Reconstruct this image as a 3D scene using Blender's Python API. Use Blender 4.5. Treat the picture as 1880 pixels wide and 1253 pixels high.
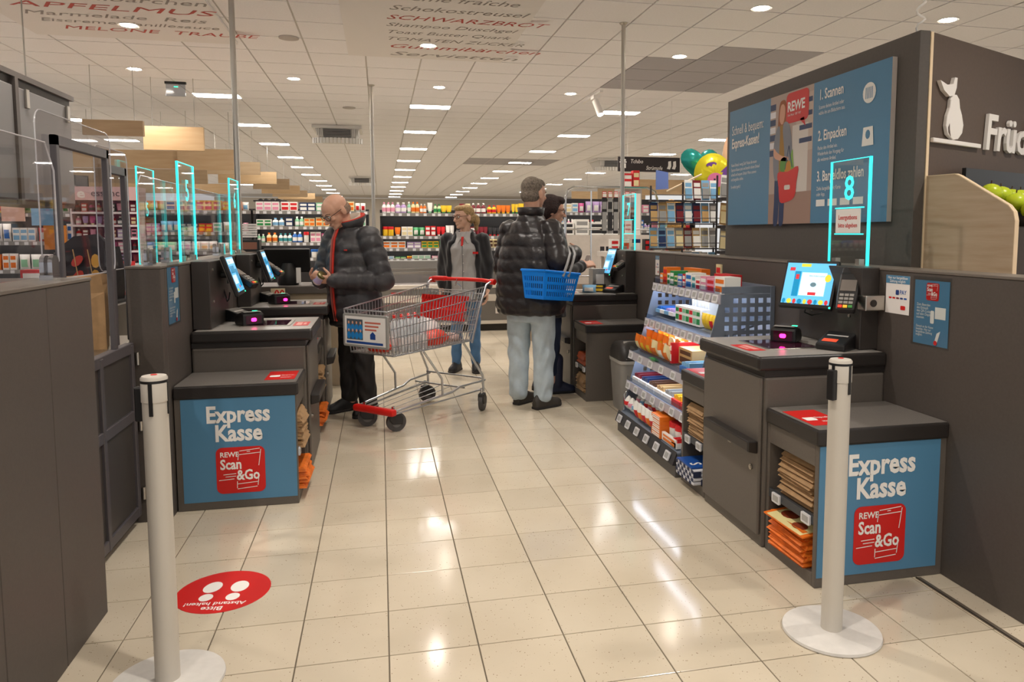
import bpy, bmesh, math, random
import numpy as np
from mathutils import Matrix, Vector
R_ = random.Random(7)
for o in list(bpy.data.objects): bpy.data.objects.remove(o)
SC = bpy.context.scene
COL = SC.collection

# ------------------------------------------------------------------ camera
CAM = Vector((-0.00285, -4.82928, 1.40889))
F_PX, YAW, PITCH = 1364.68, -0.2202, 0.0874
cy, sy, cp, sp = math.cos(YAW), math.sin(YAW), math.cos(PITCH), math.sin(PITCH)
fw = Vector((-sy*cp, cy*cp, -sp)); rt = Vector((cy, sy, 0)); up = rt.cross(fw)
cd = bpy.data.cameras.new('camera'); cam = bpy.data.objects.new('camera', cd); COL.objects.link(cam)
cd.sensor_fit = 'HORIZONTAL'; cd.sensor_width = 36; cd.lens = F_PX/1880*36
cd.shift_x = (940-1004.45)/1880; cd.shift_y = (547.31-626.5)/1880
cd.clip_end = 200; cd.clip_start = .05
cam.matrix_world = Matrix(((rt.x, up.x, -fw.x, CAM.x), (rt.y, up.y, -fw.y, CAM.y), (rt.z, up.z, -fw.z, CAM.z), (0, 0, 0, 1)))
SC.camera = cam
# ------------------------------------------------------------------ world, exposure
wd = bpy.data.worlds.new('world'); SC.world = wd; wd.use_nodes = True
wd.node_tree.nodes['Background'].inputs[0].default_value = (1.0, .985, .965, 1)
wd.node_tree.nodes['Background'].inputs[1].default_value = .7  # even ambient fill added all round, raised to brighten the ceiling
SC.view_settings.view_transform = 'Standard'; SC.view_settings.look = 'None'
SC.view_settings.gamma = 1; SC.view_settings.use_curve_mapping = False
SC.view_settings.exposure = 0.14
HC = 3.41            # ceiling height
LED_STRENGTH = 34.0
SPOT_W = 105.0
# ceiling spots: (x, y, visible power factor)
DOWNLIGHTS = [(-1.06, 5.54), (-2.9, 5.36), (.53, 3.3), (.83, 5.7), (-2.3, 3.14), (3.36, 3.3), (3.36, 1.43), (2.72, 5.77), (5.26, 1.38),
              (-2.3, 1.3), (.53, 1.0), (-2.6, -.6), (.4, -1.0), (3.5, -.6), (-2.6, -2.6), (.3, -3.2), (3.5, -2.7), (-1.5, -5.0), (2.2, -5.0)]

# ------------------------------------------------------------------ helpers
def lin(c):
    if isinstance(c, str):
        c = c.lstrip('#'); c = [int(c[i:i+2], 16)/255 for i in (0, 2, 4)]
    return tuple((x/12.92 if x <= .04045 else ((x+.055)/1.055)**2.4) for x in c)
MATS = {}
def mat(key, col='#808080', rough=.5, metal=0., noise=0., nscale=8., bump=0., bscale=60., emit=None, es=1., trans=0., alpha=1., coat=0., ior=1.45, spec=.5, wood=None, sheen=0., stretch=None):
    if key in MATS: return MATS[key]
    m = bpy.data.materials.new(key); m.use_nodes = True; nt = m.node_tree; N = nt.nodes; L = nt.links
    b = N['Principled BSDF']; c = (*lin(col), 1)
    b.inputs['Base Color'].default_value = c; b.inputs['Roughness'].default_value = rough; b.inputs['Metallic'].default_value = metal
    b.inputs['IOR'].default_value = ior; b.inputs['Transmission Weight'].default_value = trans; b.inputs['Alpha'].default_value = alpha
    b.inputs['Coat Weight'].default_value = coat; b.inputs['Coat Roughness'].default_value = .08; b.inputs['Specular IOR Level'].default_value = spec
    b.inputs['Sheen Weight'].default_value = sheen
    if emit:
        b.inputs['Emission Color'].default_value = (*lin(emit), 1); b.inputs['Emission Strength'].default_value = es
    tc = None
    if noise or bump or wood:
        tc = N.new('ShaderNodeTexCoord'); src = tc.outputs['Object']
        if stretch:
            mp = N.new('ShaderNodeMapping'); mp.inputs['Scale'].default_value = stretch; L.new(src, mp.inputs['Vector']); src = mp.outputs['Vector']
    if noise or wood:
        t = N.new('ShaderNodeTexNoise'); t.inputs['Scale'].default_value = nscale; t.inputs['Detail'].default_value = 5; L.new(src, t.inputs['Vector'])
        rp = N.new('ShaderNodeValToRGB'); rp.color_ramp.elements[0].position = .3; rp.color_ramp.elements[1].position = .72
        if wood: a, d = lin(col), lin(wood)
        else:
            l = lin(col); a = tuple(x*(1-noise) for x in l); d = tuple(min(1, x*(1+noise)) for x in l)
        rp.color_ramp.elements[0].color = (*a, 1); rp.color_ramp.elements[1].color = (*d, 1)
        L.new(t.outputs['Fac'], rp.inputs['Fac']); L.new(rp.outputs['Color'], b.inputs['Base Color'])
    if bump:
        t2 = N.new('ShaderNodeTexNoise'); t2.inputs['Scale'].default_value = bscale; t2.inputs['Detail'].default_value = 4; L.new(src, t2.inputs['Vector'])
        bp = N.new('ShaderNodeBump'); bp.inputs['Strength'].default_value = bump; bp.inputs['Distance'].default_value = .01
        L.new(t2.outputs['Fac'], bp.inputs['Height']); L.new(bp.outputs['Normal'], b.inputs['Normal'])
    MATS[key] = m
    return m
def flat(col, rough=.5):            # plain coloured print / plastic
    return mat('c_'+col+'_%g' % rough, col, rough)

class MB:
    def __init__(s): s.v = []; s.f = []; s.mi = []; s.sm = []; s.cur = 0; s.T = None
    def add(s, vs, fs, smooth=False):
        o = len(s.v)
        if s.T is not None: vs = [tuple(s.T @ Vector(p)) for p in vs]
        s.v += [tuple(p) for p in vs]; s.f += [tuple(i+o for i in f) for f in fs]
        s.mi += [s.cur]*len(fs); s.sm += [smooth]*len(fs); return s
    def box(s, x0, x1, y0, y1, z0, z1):
        return s.add([(x0,y0,z0),(x1,y0,z0),(x1,y1,z0),(x0,y1,z0),(x0,y0,z1),(x1,y0,z1),(x1,y1,z1),(x0,y1,z1)],
                     [(0,3,2,1),(4,5,6,7),(0,1,5,4),(1,2,6,5),(2,3,7,6),(3,0,4,7)])
    def quad(s, a, b, c, d): return s.add([a, b, c, d], [(0, 1, 2, 3)])
    def hexa(s, q0, q1):            # two quads joined to a solid
        return s.add(list(q0)+list(q1), [(3,2,1,0),(4,5,6,7),(0,1,5,4),(1,2,6,5),(2,3,7,6),(3,0,4,7)])
    def cyl(s, p0, p1, r0, r1=None, n=12, caps=True, smooth=True):
        p0, p1 = Vector(p0), Vector(p1); r1 = r0 if r1 is None else r1
        d = (p1-p0).normalized(); a = d.orthogonal().normalized(); b = d.cross(a)
        vs = []; fs = []
        for k in range(n):
            t = 2*math.pi*k/n; q = a*math.cos(t)+b*math.sin(t); vs.append(p0+q*r0); vs.append(p1+q*r1)
        for k in range(n):
            j = (k+1) % n; fs.append((2*k, 2*j, 2*j+1, 2*k+1))
        s.add(vs, fs, smooth)
        if caps:
            s.add([vs[2*k] for k in range(n)], [tuple(range(n))[::-1]]); s.add([vs[2*k+1] for k in range(n)], [tuple(range(n))])
        return s
    def tube(s, pts, r, n=6, closed=False, caps=True):
        P = [Vector(p) for p in pts]; m = len(P); rings = []; prev = None
        for i in range(m):
            if closed: d = (P[(i+1) % m]-P[i-1]).normalized()
            else: d = (P[min(i+1, m-1)]-P[max(i-1, 0)]).normalized()
            if prev is None: a = d.orthogonal().normalized()
            else:
                a = prev-d*prev.dot(d)
                a = a.normalized() if a.length > 1e-6 else d.orthogonal().normalized()
            prev = a; b = d.cross(a)
            rings.append([P[i]+(a*math.cos(2*math.pi*k/n)+b*math.sin(2*math.pi*k/n))*r for k in range(n)])
        vs = [p for q in rings for p in q]; fs = []
        for i in range(m if closed else m-1):
            i2 = (i+1) % m
            for k in range(n):
                k2 = (k+1) % n; fs.append((i*n+k, i*n+k2, i2*n+k2, i2*n+k))
        if not closed and caps: fs += [tuple(range(n))[::-1], tuple((m-1)*n+k for k in range(n))]
        return s.add(vs, fs, True)
    def lathe(s, prof, n=16, c=(0, 0, 0), smooth=True):
        vs = []; fs = []; m = len(prof)
        for r, z in prof:
            for k in range(n):
                t = 2*math.pi*k/n; vs.append((c[0]+r*math.cos(t), c[1]+r*math.sin(t), c[2]+z))
        for i in range(m-1):
            for k in range(n):
                k2 = (k+1) % n; fs.append((i*n+k, i*n+k2, (i+1)*n+k2, (i+1)*n+k))
        fs.append(tuple(range(n))[::-1]); fs.append(tuple((m-1)*n+k for k in range(n)))
        return s.add(vs, fs, smooth)
    def ell(s, c, r, nu=12, nv=8, M=None):
        vs = []; fs = []; c = Vector(c)
        for i in range(nv+1):
            ph = math.pi*i/nv
            for k in range(nu):
                t = 2*math.pi*k/nu; p = Vector((r[0]*math.sin(ph)*math.cos(t), r[1]*math.sin(ph)*math.sin(t), -r[2]*math.cos(ph)))
                vs.append(c+(M @ p if M is not None else p))
        for i in range(nv):
            for k in range(nu):
                k2 = (k+1) % nu; fs.append((i*nu+k, i*nu+k2, (i+1)*nu+k2, (i+1)*nu+k))
        return s.add(vs, fs, True)
    def prism(s, poly, o, u, w, t):  # 2D polygon in plane (o; u,w) extruded by vector t
        o, u, w, t = Vector(o), Vector(u), Vector(w), Vector(t); n = len(poly)
        a = [o+u*p[0]+w*p[1] for p in poly]; b = [p+t for p in a]
        return s.add(a+b, [tuple(range(n))[::-1], tuple(range(n, 2*n))]+[(i, (i+1) % n, n+(i+1) % n, n+i) for i in range(n)])
    def flatpoly(s, poly, o, u, w):
        o, u, w = Vector(o), Vector(u), Vector(w)
        return s.add([o+u*p[0]+w*p[1] for p in poly], [tuple(range(len(poly)))])
    def text(s, st, o, u, w, size, bold=0., sx=1., align='L', shear=0., lift=.0):
        vs, fs, wid = text_geo(st, bold, shear)
        o, u, w = Vector(o), Vector(u).normalized(), Vector(w).normalized(); nn = u.cross(w)
        off = {'L': 0, 'C': -wid/2, 'R': -wid}[align]
        return s.add([o+u*((x+off)*size*sx)+w*(y*size)+nn*lift for x, y in vs], fs)
    def mesh(s, name, mats=None, dbl=False, recalc=True):
        me = bpy.data.meshes.new(name); me.from_pydata(s.v, [], s.f)
        if mats:
            for m in (mats if isinstance(mats, (list, tuple)) else [mats]): me.materials.append(m)
            me.polygons.foreach_set('material_index', s.mi)
        me.polygons.foreach_set('use_smooth', s.sm)
        if recalc or dbl:
            bm = bmesh.new(); bm.from_mesh(me)
            if dbl: bmesh.ops.remove_doubles(bm, verts=bm.verts, dist=1e-5)
            if recalc: bmesh.ops.recalc_face_normals(bm, faces=bm.faces)
            bm.to_mesh(me); bm.free()
        me.update()
        if any(s.sm): me.set_sharp_from_angle(angle=.75)
        return me
    def build(s, name, mats, parent=None, bevel=0., seg=2, solid=0., **kw):
        o = bpy.data.objects.new(name, s.mesh(name, mats, **kw)); COL.objects.link(o)
        if parent is not None: o.parent = parent
        if solid:
            m = o.modifiers.new('s', 'SOLIDIFY'); m.thickness = solid; m.offset = 0
        if bevel:
            m = o.modifiers.new('b', 'BEVEL'); m.width = bevel; m.segments = seg; m.limit_method = 'ANGLE'; m.angle_limit = .7
        return o
_tx = {}
def text_geo(st, bold, shear):
    k = (st, bold, shear)
    if k not in _tx:
        cu = bpy.data.curves.new('t', 'FONT'); cu.body = st; cu.size = 1; cu.resolution_u = 2; cu.offset = bold; cu.shear = shear; cu.fill_mode = 'FRONT' if hasattr(cu, 'fill_mode') else cu.fill_mode
        ob = bpy.data.objects.new('t', cu); COL.objects.link(ob)
        dg = bpy.context.evaluated_depsgraph_get(); me = bpy.data.meshes.new_from_object(ob.evaluated_get(dg))
        vs = [(v.co.x, v.co.y) for v in me.vertices]; fs = [tuple(p.vertices) for p in me.polygons]
        wid = max([v[0] for v in vs] or [0])
        bpy.data.objects.remove(ob); bpy.data.curves.remove(cu); bpy.data.meshes.remove(me)
        _tx[k] = (vs, fs, wid)
    return _tx[k]
def rrect(w, h, r, n=5, cx=0, cyy=0):
    out = []
    for (sx, sy_, a0) in ((1, 1, 0), (-1, 1, 90), (-1, -1, 180), (1, -1, 270)):
        for k in range(n+1):
            a = math.radians(a0+90*k/n); out.append((cx+sx*(w/2-r)+r*math.cos(a), cyy+sy_*(h/2-r)+r*math.sin(a)))
    return out
def ellpoly(rx, ry, n=20, cx=0, cyy=0, rot=0):
    c, s_ = math.cos(rot), math.sin(rot)
    return [(cx+rx*math.cos(2*math.pi*k/n)*c-ry*math.sin(2*math.pi*k/n)*s_, cyy+rx*math.cos(2*math.pi*k/n)*s_+ry*math.sin(2*math.pi*k/n)*c) for k in range(n)]
def tag(o, label, cat, group=None, kind=None):
    o['label'] = label; o['category'] = cat
    if group: o['group'] = group
    if kind: o['kind'] = kind
    return o
def struct(o, label=None):
    o['kind'] = 'structure'
    if label: o['label'] = label
    return o
def thing(name, label, cat, loc=(0, 0, 0), rz=0., group=None):
    o = bpy.data.objects.new(name, None); COL.objects.link(o); o.empty_display_size = .1
    o.location = loc; o.rotation_euler = (0, 0, rz); return tag(o, label, cat, group)
def link_copy(o, parent=None):
    c = o.copy(); COL.objects.link(c)
    if parent is not None: c.parent = parent
    return c
def inst(name, me, loc, rz=0., rot=None, parent=None):
    o = bpy.data.objects.new(name, me); COL.objects.link(o); o.location = loc
    o.rotation_euler = rot if rot else (0, 0, rz)
    if parent is not None: o.parent = parent
    return o
ORD = ['zeroth','first','second','third','fourth','fifth','sixth','seventh','eighth','ninth','tenth','eleventh','twelfth','thirteenth','fourteenth','fifteenth','sixteenth','seventeenth','eighteenth','nineteenth','twentieth']
ORD += ['twenty-'+w for w in ORD[1:10]]+['thirtieth']+['thirty-'+w for w in ORD[1:10]]+['fortieth']

# ------------------------------------------------------------------ shared materials
DARK = mat('anthracite', '#605952', .42, noise=.05, nscale=120, bump=.05, bscale=400)
DARKP = mat('anthracite_panel', '#504944', .5, noise=.06, nscale=90, bump=.04, bscale=300)
BLACK = mat('black_edge', '#2a2624', .38)
BLACKP = mat('black_plastic', '#1d1c1d', .35)
TOPM = mat('worktop_grey', '#736e69', .3, noise=.12, nscale=200, bump=.05, bscale=500)
STEEL = mat('brushed_steel', '#b9b4ac', .3, 1.)
CHROME = mat('chrome', '#d0d2d4', .16, 1.)
ALU = mat('aluminium_post', '#cdc6bb', .5, .15)
WHITE = mat('white_print', '#f2efea', .5)
RED = mat('sign_red', '#cf1f1b', .4)
BLUEP = mat('sign_blue', '#5285a8', .42)
PAPER = mat('paper_white', '#e9e4df', .6)
GLASS = mat('acrylic', '#ffffff', .02, trans=1., ior=1.12, spec=.5)
WOOD = mat('light_oak', '#b59a7c', .5, nscale=3.2, wood='#c9b196', stretch=(1, 1, 9))
WOODE = mat('wood_edge', '#efd7b4', .45)
CYAN = mat('edge_lit_acrylic', '#37e0df', .3, emit='#35e6e2', es=1.1)
KRAFT = mat('kraft_paper', '#a5835c', .7, noise=.15, nscale=20)
ORANGE = mat('orange_bag', '#e8731c', .5, noise=.15, nscale=12)
SC.cycles.use_denoising = True
SC.cycles.max_bounces = 8; SC.cycles.transparent_max_bounces = 24
SC.cycles.sample_clamp_indirect = 6.0
def thin_glass(key, tint='#ffffff', refl=1.0, rough=.02):
    m = bpy.data.materials.new(key); m.use_nodes = True; nt = m.node_tree; N = nt.nodes; L = nt.links
    for n in list(N):
        if n.type == 'BSDF_PRINCIPLED': N.remove(n)
    out = [n for n in N if n.type == 'OUTPUT_MATERIAL'][0]
    tr = N.new('ShaderNodeBsdfTransparent'); tr.inputs[0].default_value = (*lin(tint), 1)
    gl = N.new('ShaderNodeBsdfGlossy'); gl.inputs['Roughness'].default_value = rough
    fr = N.new('ShaderNodeLayerWeight'); fr.inputs[0].default_value = .5
    pw = N.new('ShaderNodeMath'); pw.operation = 'POWER'; pw.inputs[1].default_value = 5; L.new(fr.outputs['Facing'], pw.inputs[0])
    mu = N.new('ShaderNodeMath'); mu.operation = 'MULTIPLY_ADD'; mu.inputs[1].default_value = .6*refl; mu.inputs[2].default_value = .035*refl; L.new(pw.outputs[0], mu.inputs[0])
    mx = N.new('ShaderNodeMixShader'); L.new(mu.outputs[0], mx.inputs[0]); L.new(tr.outputs[0], mx.inputs[1]); L.new(gl.outputs[0], mx.inputs[2]); L.new(mx.outputs[0], out.inputs[0])
    MATS[key] = m; return m
GLASS = thin_glass('acrylic_sheet', '#f1f0f2')
GLASSD = thin_glass('clear_glass', '#f7faf9')
CLEARP = thin_glass('clear_plastic', '#dfe3ea', .8, .1)
FILM = thin_glass('laminating_film', '#f4f6f6', .6, .15)

# ------------------------------------------------------------------ floor
def floor_material(key, c0, c1):
    m = bpy.data.materials.new(key); m.use_nodes = True; nt = m.node_tree; N = nt.nodes; L = nt.links; b = N['Principled BSDF']
    tc = N.new('ShaderNodeTexCoord'); oi = N.new('ShaderNodeObjectInfo')
    ad = N.new('ShaderNodeVectorMath'); ad.operation = 'ADD'; L.new(tc.outputs['Object'], ad.inputs[0]); L.new(oi.outputs['Location'], ad.inputs[1])
    sp_ = N.new('ShaderNodeTexVoronoi'); sp_.inputs['Scale'].default_value = 75; L.new(ad.outputs[0], sp_.inputs['Vector'])
    r1 = N.new('ShaderNodeValToRGB'); r1.color_ramp.elements[0].position = .10; r1.color_ramp.elements[1].position = .17
    r1.color_ramp.elements[0].color = (*lin('#8a7458'), 1); r1.color_ramp.elements[1].color = (1, 1, 1, 1); L.new(sp_.outputs['Distance'], r1.inputs['Fac'])
    n1 = N.new('ShaderNodeTexNoise'); n1.inputs['Scale'].default_value = 38; n1.inputs['Detail'].default_value = 6; L.new(ad.outputs[0], n1.inputs['Vector'])
    r3 = N.new('ShaderNodeValToRGB'); r3.color_ramp.elements[0].position = .47; r3.color_ramp.elements[1].position = .56; L.new(n1.outputs['Fac'], r3.inputs['Fac'])
    n2 = N.new('ShaderNodeTexNoise'); n2.inputs['Scale'].default_value = 2.2; n2.inputs['Detail'].default_value = 4; L.new(ad.outputs[0], n2.inputs['Vector'])
    r2 = N.new('ShaderNodeValToRGB'); r2.color_ramp.elements[0].position = .3; r2.color_ramp.elements[1].position = .7
    r2.color_ramp.elements[0].color = (*lin(c0), 1); r2.color_ramp.elements[1].color = (*lin(c1), 1); L.new(n2.outputs['Fac'], r2.inputs['Fac'])
    rnd = N.new('ShaderNodeMapRange'); rnd.inputs['To Min'].default_value = .95; rnd.inputs['To Max'].default_value = 1.04; L.new(oi.outputs['Random'], rnd.inputs['Value'])
    sc = N.new('ShaderNodeVectorMath'); sc.operation = 'SCALE'; L.new(r2.outputs['Color'], sc.inputs[0]); L.new(rnd.outputs[0], sc.inputs['Scale'])
    mx = N.new('ShaderNodeMixRGB'); mx.blend_type = 'MULTIPLY'; L.new(r3.outputs['Color'], mx.inputs[0]); L.new(sc.outputs[0], mx.inputs[1]); L.new(r1.outputs['Color'], mx.inputs[2])
    # a few ochre scuffs
    n3 = N.new('ShaderNodeTexNoise'); n3.inputs['Scale'].default_value = 3.1; n3.inputs['Detail'].default_value = 7; n3.inputs['Roughness'].default_value = .7; L.new(ad.outputs[0], n3.inputs['Vector'])
    r4 = N.new('ShaderNodeValToRGB'); r4.color_ramp.elements[0].position = .70; r4.color_ramp.elements[1].position = .78; r4.color_ramp.elements[1].color = (.5, .5, .5, 1); L.new(n3.outputs['Fac'], r4.inputs['Fac'])
    m2 = N.new('ShaderNodeMixRGB'); m2.inputs[2].default_value = (*lin('#b99355'), 1); L.new(r4.outputs['Color'], m2.inputs[0]); L.new(mx.outputs[0], m2.inputs[1])
    L.new(m2.outputs[0], b.inputs['Base Color'])
    rr = N.new('ShaderNodeMapRange'); rr.inputs['To Min'].default_value = .07; rr.inputs['To Max'].default_value = .17; L.new(n2.outputs['Fac'], rr.inputs['Value']); L.new(rr.outputs[0], b.inputs['Roughness'])
    b.inputs['Specular IOR Level'].default_value = .45
    return m
FLOORM = floor_material('floor_tile', '#c7baa4', '#d2c6b1')
GROUT = mat('grout', '#6b6152', .8)
T = .3
m = MB(); m.box(-9, 14, -9, 40, -.1, -.004)
floor = struct(m.build('floor', GROUT), 'beige speckled tile floor')
GAP = .0022
def tile_mesh(name):
    m = MB(); h = T/2-GAP; b = .0012
    vs = [(-h, -h, -.02), (h, -h, -.02), (h, h, -.02), (-h, h, -.02), (-h, -h, -b), (h, -h, -b), (h, h, -b), (-h, h, -b), (-h+b, -h+b, 0), (h-b, -h+b, 0), (h-b, h-b, 0), (-h+b, h-b, 0)]
    fs = [(0,1,5,4),(1,2,6,5),(2,3,7,6),(3,0,4,7),(4,5,9,8),(5,6,10,9),(6,7,11,10),(7,4,8,11),(8,9,10,11)]
    m.add(vs, fs); return m.mesh(name, FLOORM)
tme = tile_mesh('tile')
def topx(p):
    q = Vector(p)-CAM; z = q.dot(fw)
    if z < .2: return None
    return 1004.45+F_PX*q.dot(rt)/z, 547.31-F_PX*q.dot(up)/z, z
cells = []
for i in range(-30, 46):
    for j in range(-30, 132):
        x, y = (i+.5)*T, (j+.5)*T; vis = False
        for dx in (-.15, .15):
            for dy in (-.15, .15):
                q = topx((x+dx, y+dy, 0))
                if q and -5 < q[0] < 1885 and -5 < q[1] < 1258: vis = True
        hid = (x < -1.32 and y < 1.6) or (x > 2.4 and y < 2.1) or (x < -.5 and y > -.3 and y < 1.4) or (x > 1.75 and -2.2 < y < 1.9)
        q = topx((x, y, 0)); cells.append((0 if vis and not hid else 1, q[2] if q else 99, x, y))
cells.sort(); tiles = cells[:300]; rest = cells[300:]
for k, (_, _, x, y) in enumerate(tiles): inst('tile', tme, (x, y, 0), parent=floor)
m = MB(); h = T/2-GAP
for _, _, x, y in rest: m.add([(x-h, y-h, 0), (x+h, y-h, 0), (x+h, y+h, 0), (x-h, y+h, 0)], [(0, 1, 2, 3)])
o = m.build('tile_field', FLOORM, floor, recalc=False); o['kind'] = 'stuff'
# floor rail beside the right partition
m = MB(); m.box(2.108, 2.13, -4.6, -2.3, .0, .004); m.cur = 1; m.box(2.108, 2.112, -4.6, -2.3, .004, .006)
struct(m.build('trim_1', [mat('rail_dark', '#8a7f70', .4, .6), BLACK]))

# ------------------------------------------------------------------ ceiling
CT = .625
CEILM = mat('ceiling_tile', '#efecec', .85, noise=.03, nscale=60, bump=.12, bscale=350)
CEILG = mat('ceiling_tile_grey', '#aba7a9', .85, noise=.03, nscale=60, bump=.12, bscale=350)
GRIDM = mat('ceiling_grid', '#c6c0ba', .6)
m = MB(); m.box(-9, 14, -9, 40, HC+.012, HC+.1)
ceiling = struct(m.build('ceiling', GRIDM), 'white suspended tile ceiling')
CX0, CY0 = .5-CT*20, 7.32-CT*20-.17     # grid phase
hc = CT/2-.009
m = MB(); m.add([(-hc, -hc, .02), (hc, -hc, .02), (hc, hc, .02), (-hc, hc, .02), (-hc, -hc, .0), (hc, -hc, .0), (hc, hc, .0), (-hc, hc, .0)], [(0,1,5,4),(1,2,6,5),(2,3,7,6),(3,0,4,7),(4,5,6,7)])
cme = m.mesh('ceiling_tile', CEILM); cmg = m.mesh('ceiling_tile_grey', CEILG)
LEDS = []
for r, x in ((0, .81), (1, -2.28), (2, 3.93)):
    for k in range(11): LEDS.append((x, (7.3 if r == 0 else 7.0 if r == 1 else 7.2)+k*3.03))
LEDS += [(7.05, 10.2+3.03*k) for k in range(8)]+[(-5.4, 7+3.03*k) for k in range(8)]+[(-5.4, .9), (-5.4, 4.), (7.05, 4.1), (7.05, 7.2)]
LEDS += [(10.1, 7.2+3.03*k) for k in range(6)]
ccells = []
for i in range(0, 42):
    for j in range(-14, 66):
        x, y = CX0+(i+.5)*CT, CY0+(j+.5)*CT
        if not (-9 < x < 14 and -9 < y < 40): continue
        q = topx((x, y, HC)); vis = q and -60 < q[0] < 1940 and -40 < q[1]
        ccells.append((0 if vis else 1, q[2] if q else 99, x, y))
ccells.sort()
def is_grey(x, y): return (3.0 < x < 4.98 and 2.9 < y < 5.45 and not (x < 3.6 and y < 3.6)) or (2.2 < x < 5 and 15.3 < y < 17)
for _, _, x, y in ccells[:300]: inst('ceiling_tile', cmg if is_grey(x, y) else cme, (x, y, HC), parent=ceiling)
m = MB()
for _, _, x, y in ccells[300:]:
    m.cur = 1 if is_grey(x, y) else 0
    m.add([(x-hc, y-hc, HC), (x-hc, y+hc, HC), (x+hc, y+hc, HC), (x+hc, y-hc, HC)], [(0, 1, 2, 3)])
o = m.build('ceiling_tile_field', [CEILM, CEILG], ceiling, recalc=False); o['kind'] = 'stuff'
# back wall of the hall; side walls left out to let world light in
WALLM = mat('hall_wall', '#cfc4b4', .8)
struct(MB().box(-9, 14, 40, 40.1, 0, HC).build('wall_back', WALLM))

# ------------------------------------------------------------------ lights of the hall
LEDM = mat('led_diffuser', '#ffffff', .4, emit='#fffaf3', es=LED_STRENGTH)
fm = MB(); fm.box(-.325, .325, -.165, .165, -.012, -.0); frame_me = fm.mesh('frame', mat('lamp_white', '#efebe6', .5))
dm = MB(); dm.box(-.305, .305, -.14, .14, -.016, -.0125); diff_me = dm.mesh('diffuser', LEDM)
rows = {.81: 'middle', -2.28: 'left', 3.93: 'right', 7.05: 'far right', -5.4: 'far left', 10.1: 'outermost right'}
cnt = {}
for x, y in sorted(LEDS, key=lambda p: p[1]):
    cnt[x] = cnt.get(x, 0)+1
    t = thing('ceiling_light', 'white oblong ceiling light, %s from the front in the %s row' % (ORD[cnt[x]], rows[x]), 'ceiling light', (x, y, HC), 0, 'oblong ceiling lights')
    inst('frame', frame_me, (0, 0, 0), parent=t); inst('diffuser', diff_me, (0, 0, 0), parent=t)
rim = MB(); rim.lathe([(.075, 0), (.095, -.004), (.095, -.0), ], 20); rme = rim.mesh('rim', mat('lamp_rim', '#dad5d0', .4))
ds = MB(); ds.lathe([(.0745, -.001), (.06, -.006), (.02, -.008)], 20); DLM = mat('spot_lens', '#ffffff', .3, emit='#fff1df', es=60); dme = ds.mesh('lens', DLM)
DLAB = ['left of the air conditioner', 'beyond the left lettered panel', 'set in the right lettered panel', 'between the two nearest light rows', 'set in the left lettered panel', 'beside the grey ceiling tiles', 'above the express till poster', 'near the track spotlight', 'above the fruit wall']
sd = bpy.data.lights.new('spot', 'SPOT'); sd.energy = SPOT_W; sd.spot_size = math.radians(125); sd.spot_blend = .6; sd.shadow_soft_size = .05; sd.color = (1, .93, .85)
for k, (x, y) in enumerate(DOWNLIGHTS):
    z = HC-.03 if k in (2, 4) else HC
    lab = 'round recessed ceiling downlight '+(DLAB[k] if k < len(DLAB) else 'over the near tills, number %s from the back' % ORD[k-8])
    t = thing('downlight', lab, 'downlight', (x, y, z-.002), 0, 'recessed downlights')
    inst('rim', rme, (0, 0, 0), parent=t); inst('lens', dme, (0, 0, 0), parent=t)
    s = bpy.data.objects.new('spot_lamp', sd); COL.objects.link(s); s.location = (0, 0, -.03); s.parent = t

# ------------------------------------------------------------------ partitions
def partition(name, label, x0, x1, y0, y1, z, seams, cap=True, cat='partition'):
    t = thing(name, label, cat, ((x0+x1)/2, y0, 0)); ox, oy = (x0+x1)/2, y0
    ys = [y0]+seams+[y1]
    for a, b in zip(ys[:-1], ys[1:]):
        MB().box(x0-ox, x1-ox, a-oy+.0015, b-oy-.0015, 0, z-.012).build('panel', DARKP, t, bevel=.002, seg=1)
    MB().box(x0-ox-.004, x1-ox+.004, -.003, y1-oy, z-.012, z).build('top_cap', mat('cap_strip', '#6d655d', .35), t, bevel=.002, seg=1)
    return t
partition('partition_wall', 'long dark grey partition behind the right self-checkouts', 2.235, 2.385, -2.7, 2.13, 1.25, [-1.2, .6])
partition('partition_wall', 'dark grey partition behind the left self-checkouts', -1.18, -1.03, -.97, 2.1, 1.25, [-.9, .8])
partition('partition_wall', 'dark grey counter side at the left edge, nearest the camera', -1.34, -1.02, -4.2, -1.875, 1.25, [-2.62, -2.24])
# ------------------------------------------------------------------ self-checkout units
TAGM = mat('price_tag_white', '#dcdcdf', .45); TAGD = mat('price_tag_display', '#a9a8a6', .35)
def mapped(s):                      # u (out of the wall) is mirrored on the right-hand side
    M = Matrix.Identity(4); M[0][0] = s; return M
def ubox(s, *a):
    m = MB(); m.T = mapped(s); return m.box(*a)
def price_tag(m, o, n, w=.062, h=.042, upv=(0, 0, 1)):
    o, n, w_ = Vector(o), Vector(n).normalized(), None
    up_ = Vector(upv).normalized(); rt_ = up_.cross(n).normalized()
    c = m.cur
    m.prism(rrect(w, h, .005, 2), o, rt_, up_, n*.008); m.cur = c+1
    m.flatpoly([(-w*.36, -h*.30), (w*.36, -h*.30), (w*.36, h*.32), (-w*.36, h*.32)], o+n*.0085, rt_, up_); m.cur = c
def tag_obj(o, n, parent, upv=(0, 0, 1), w=.062, h=.042):
    m = MB(); price_tag(m, o, n, w, h, upv); return m.build('price_tag', [TAGM, TAGD], parent)
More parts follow.
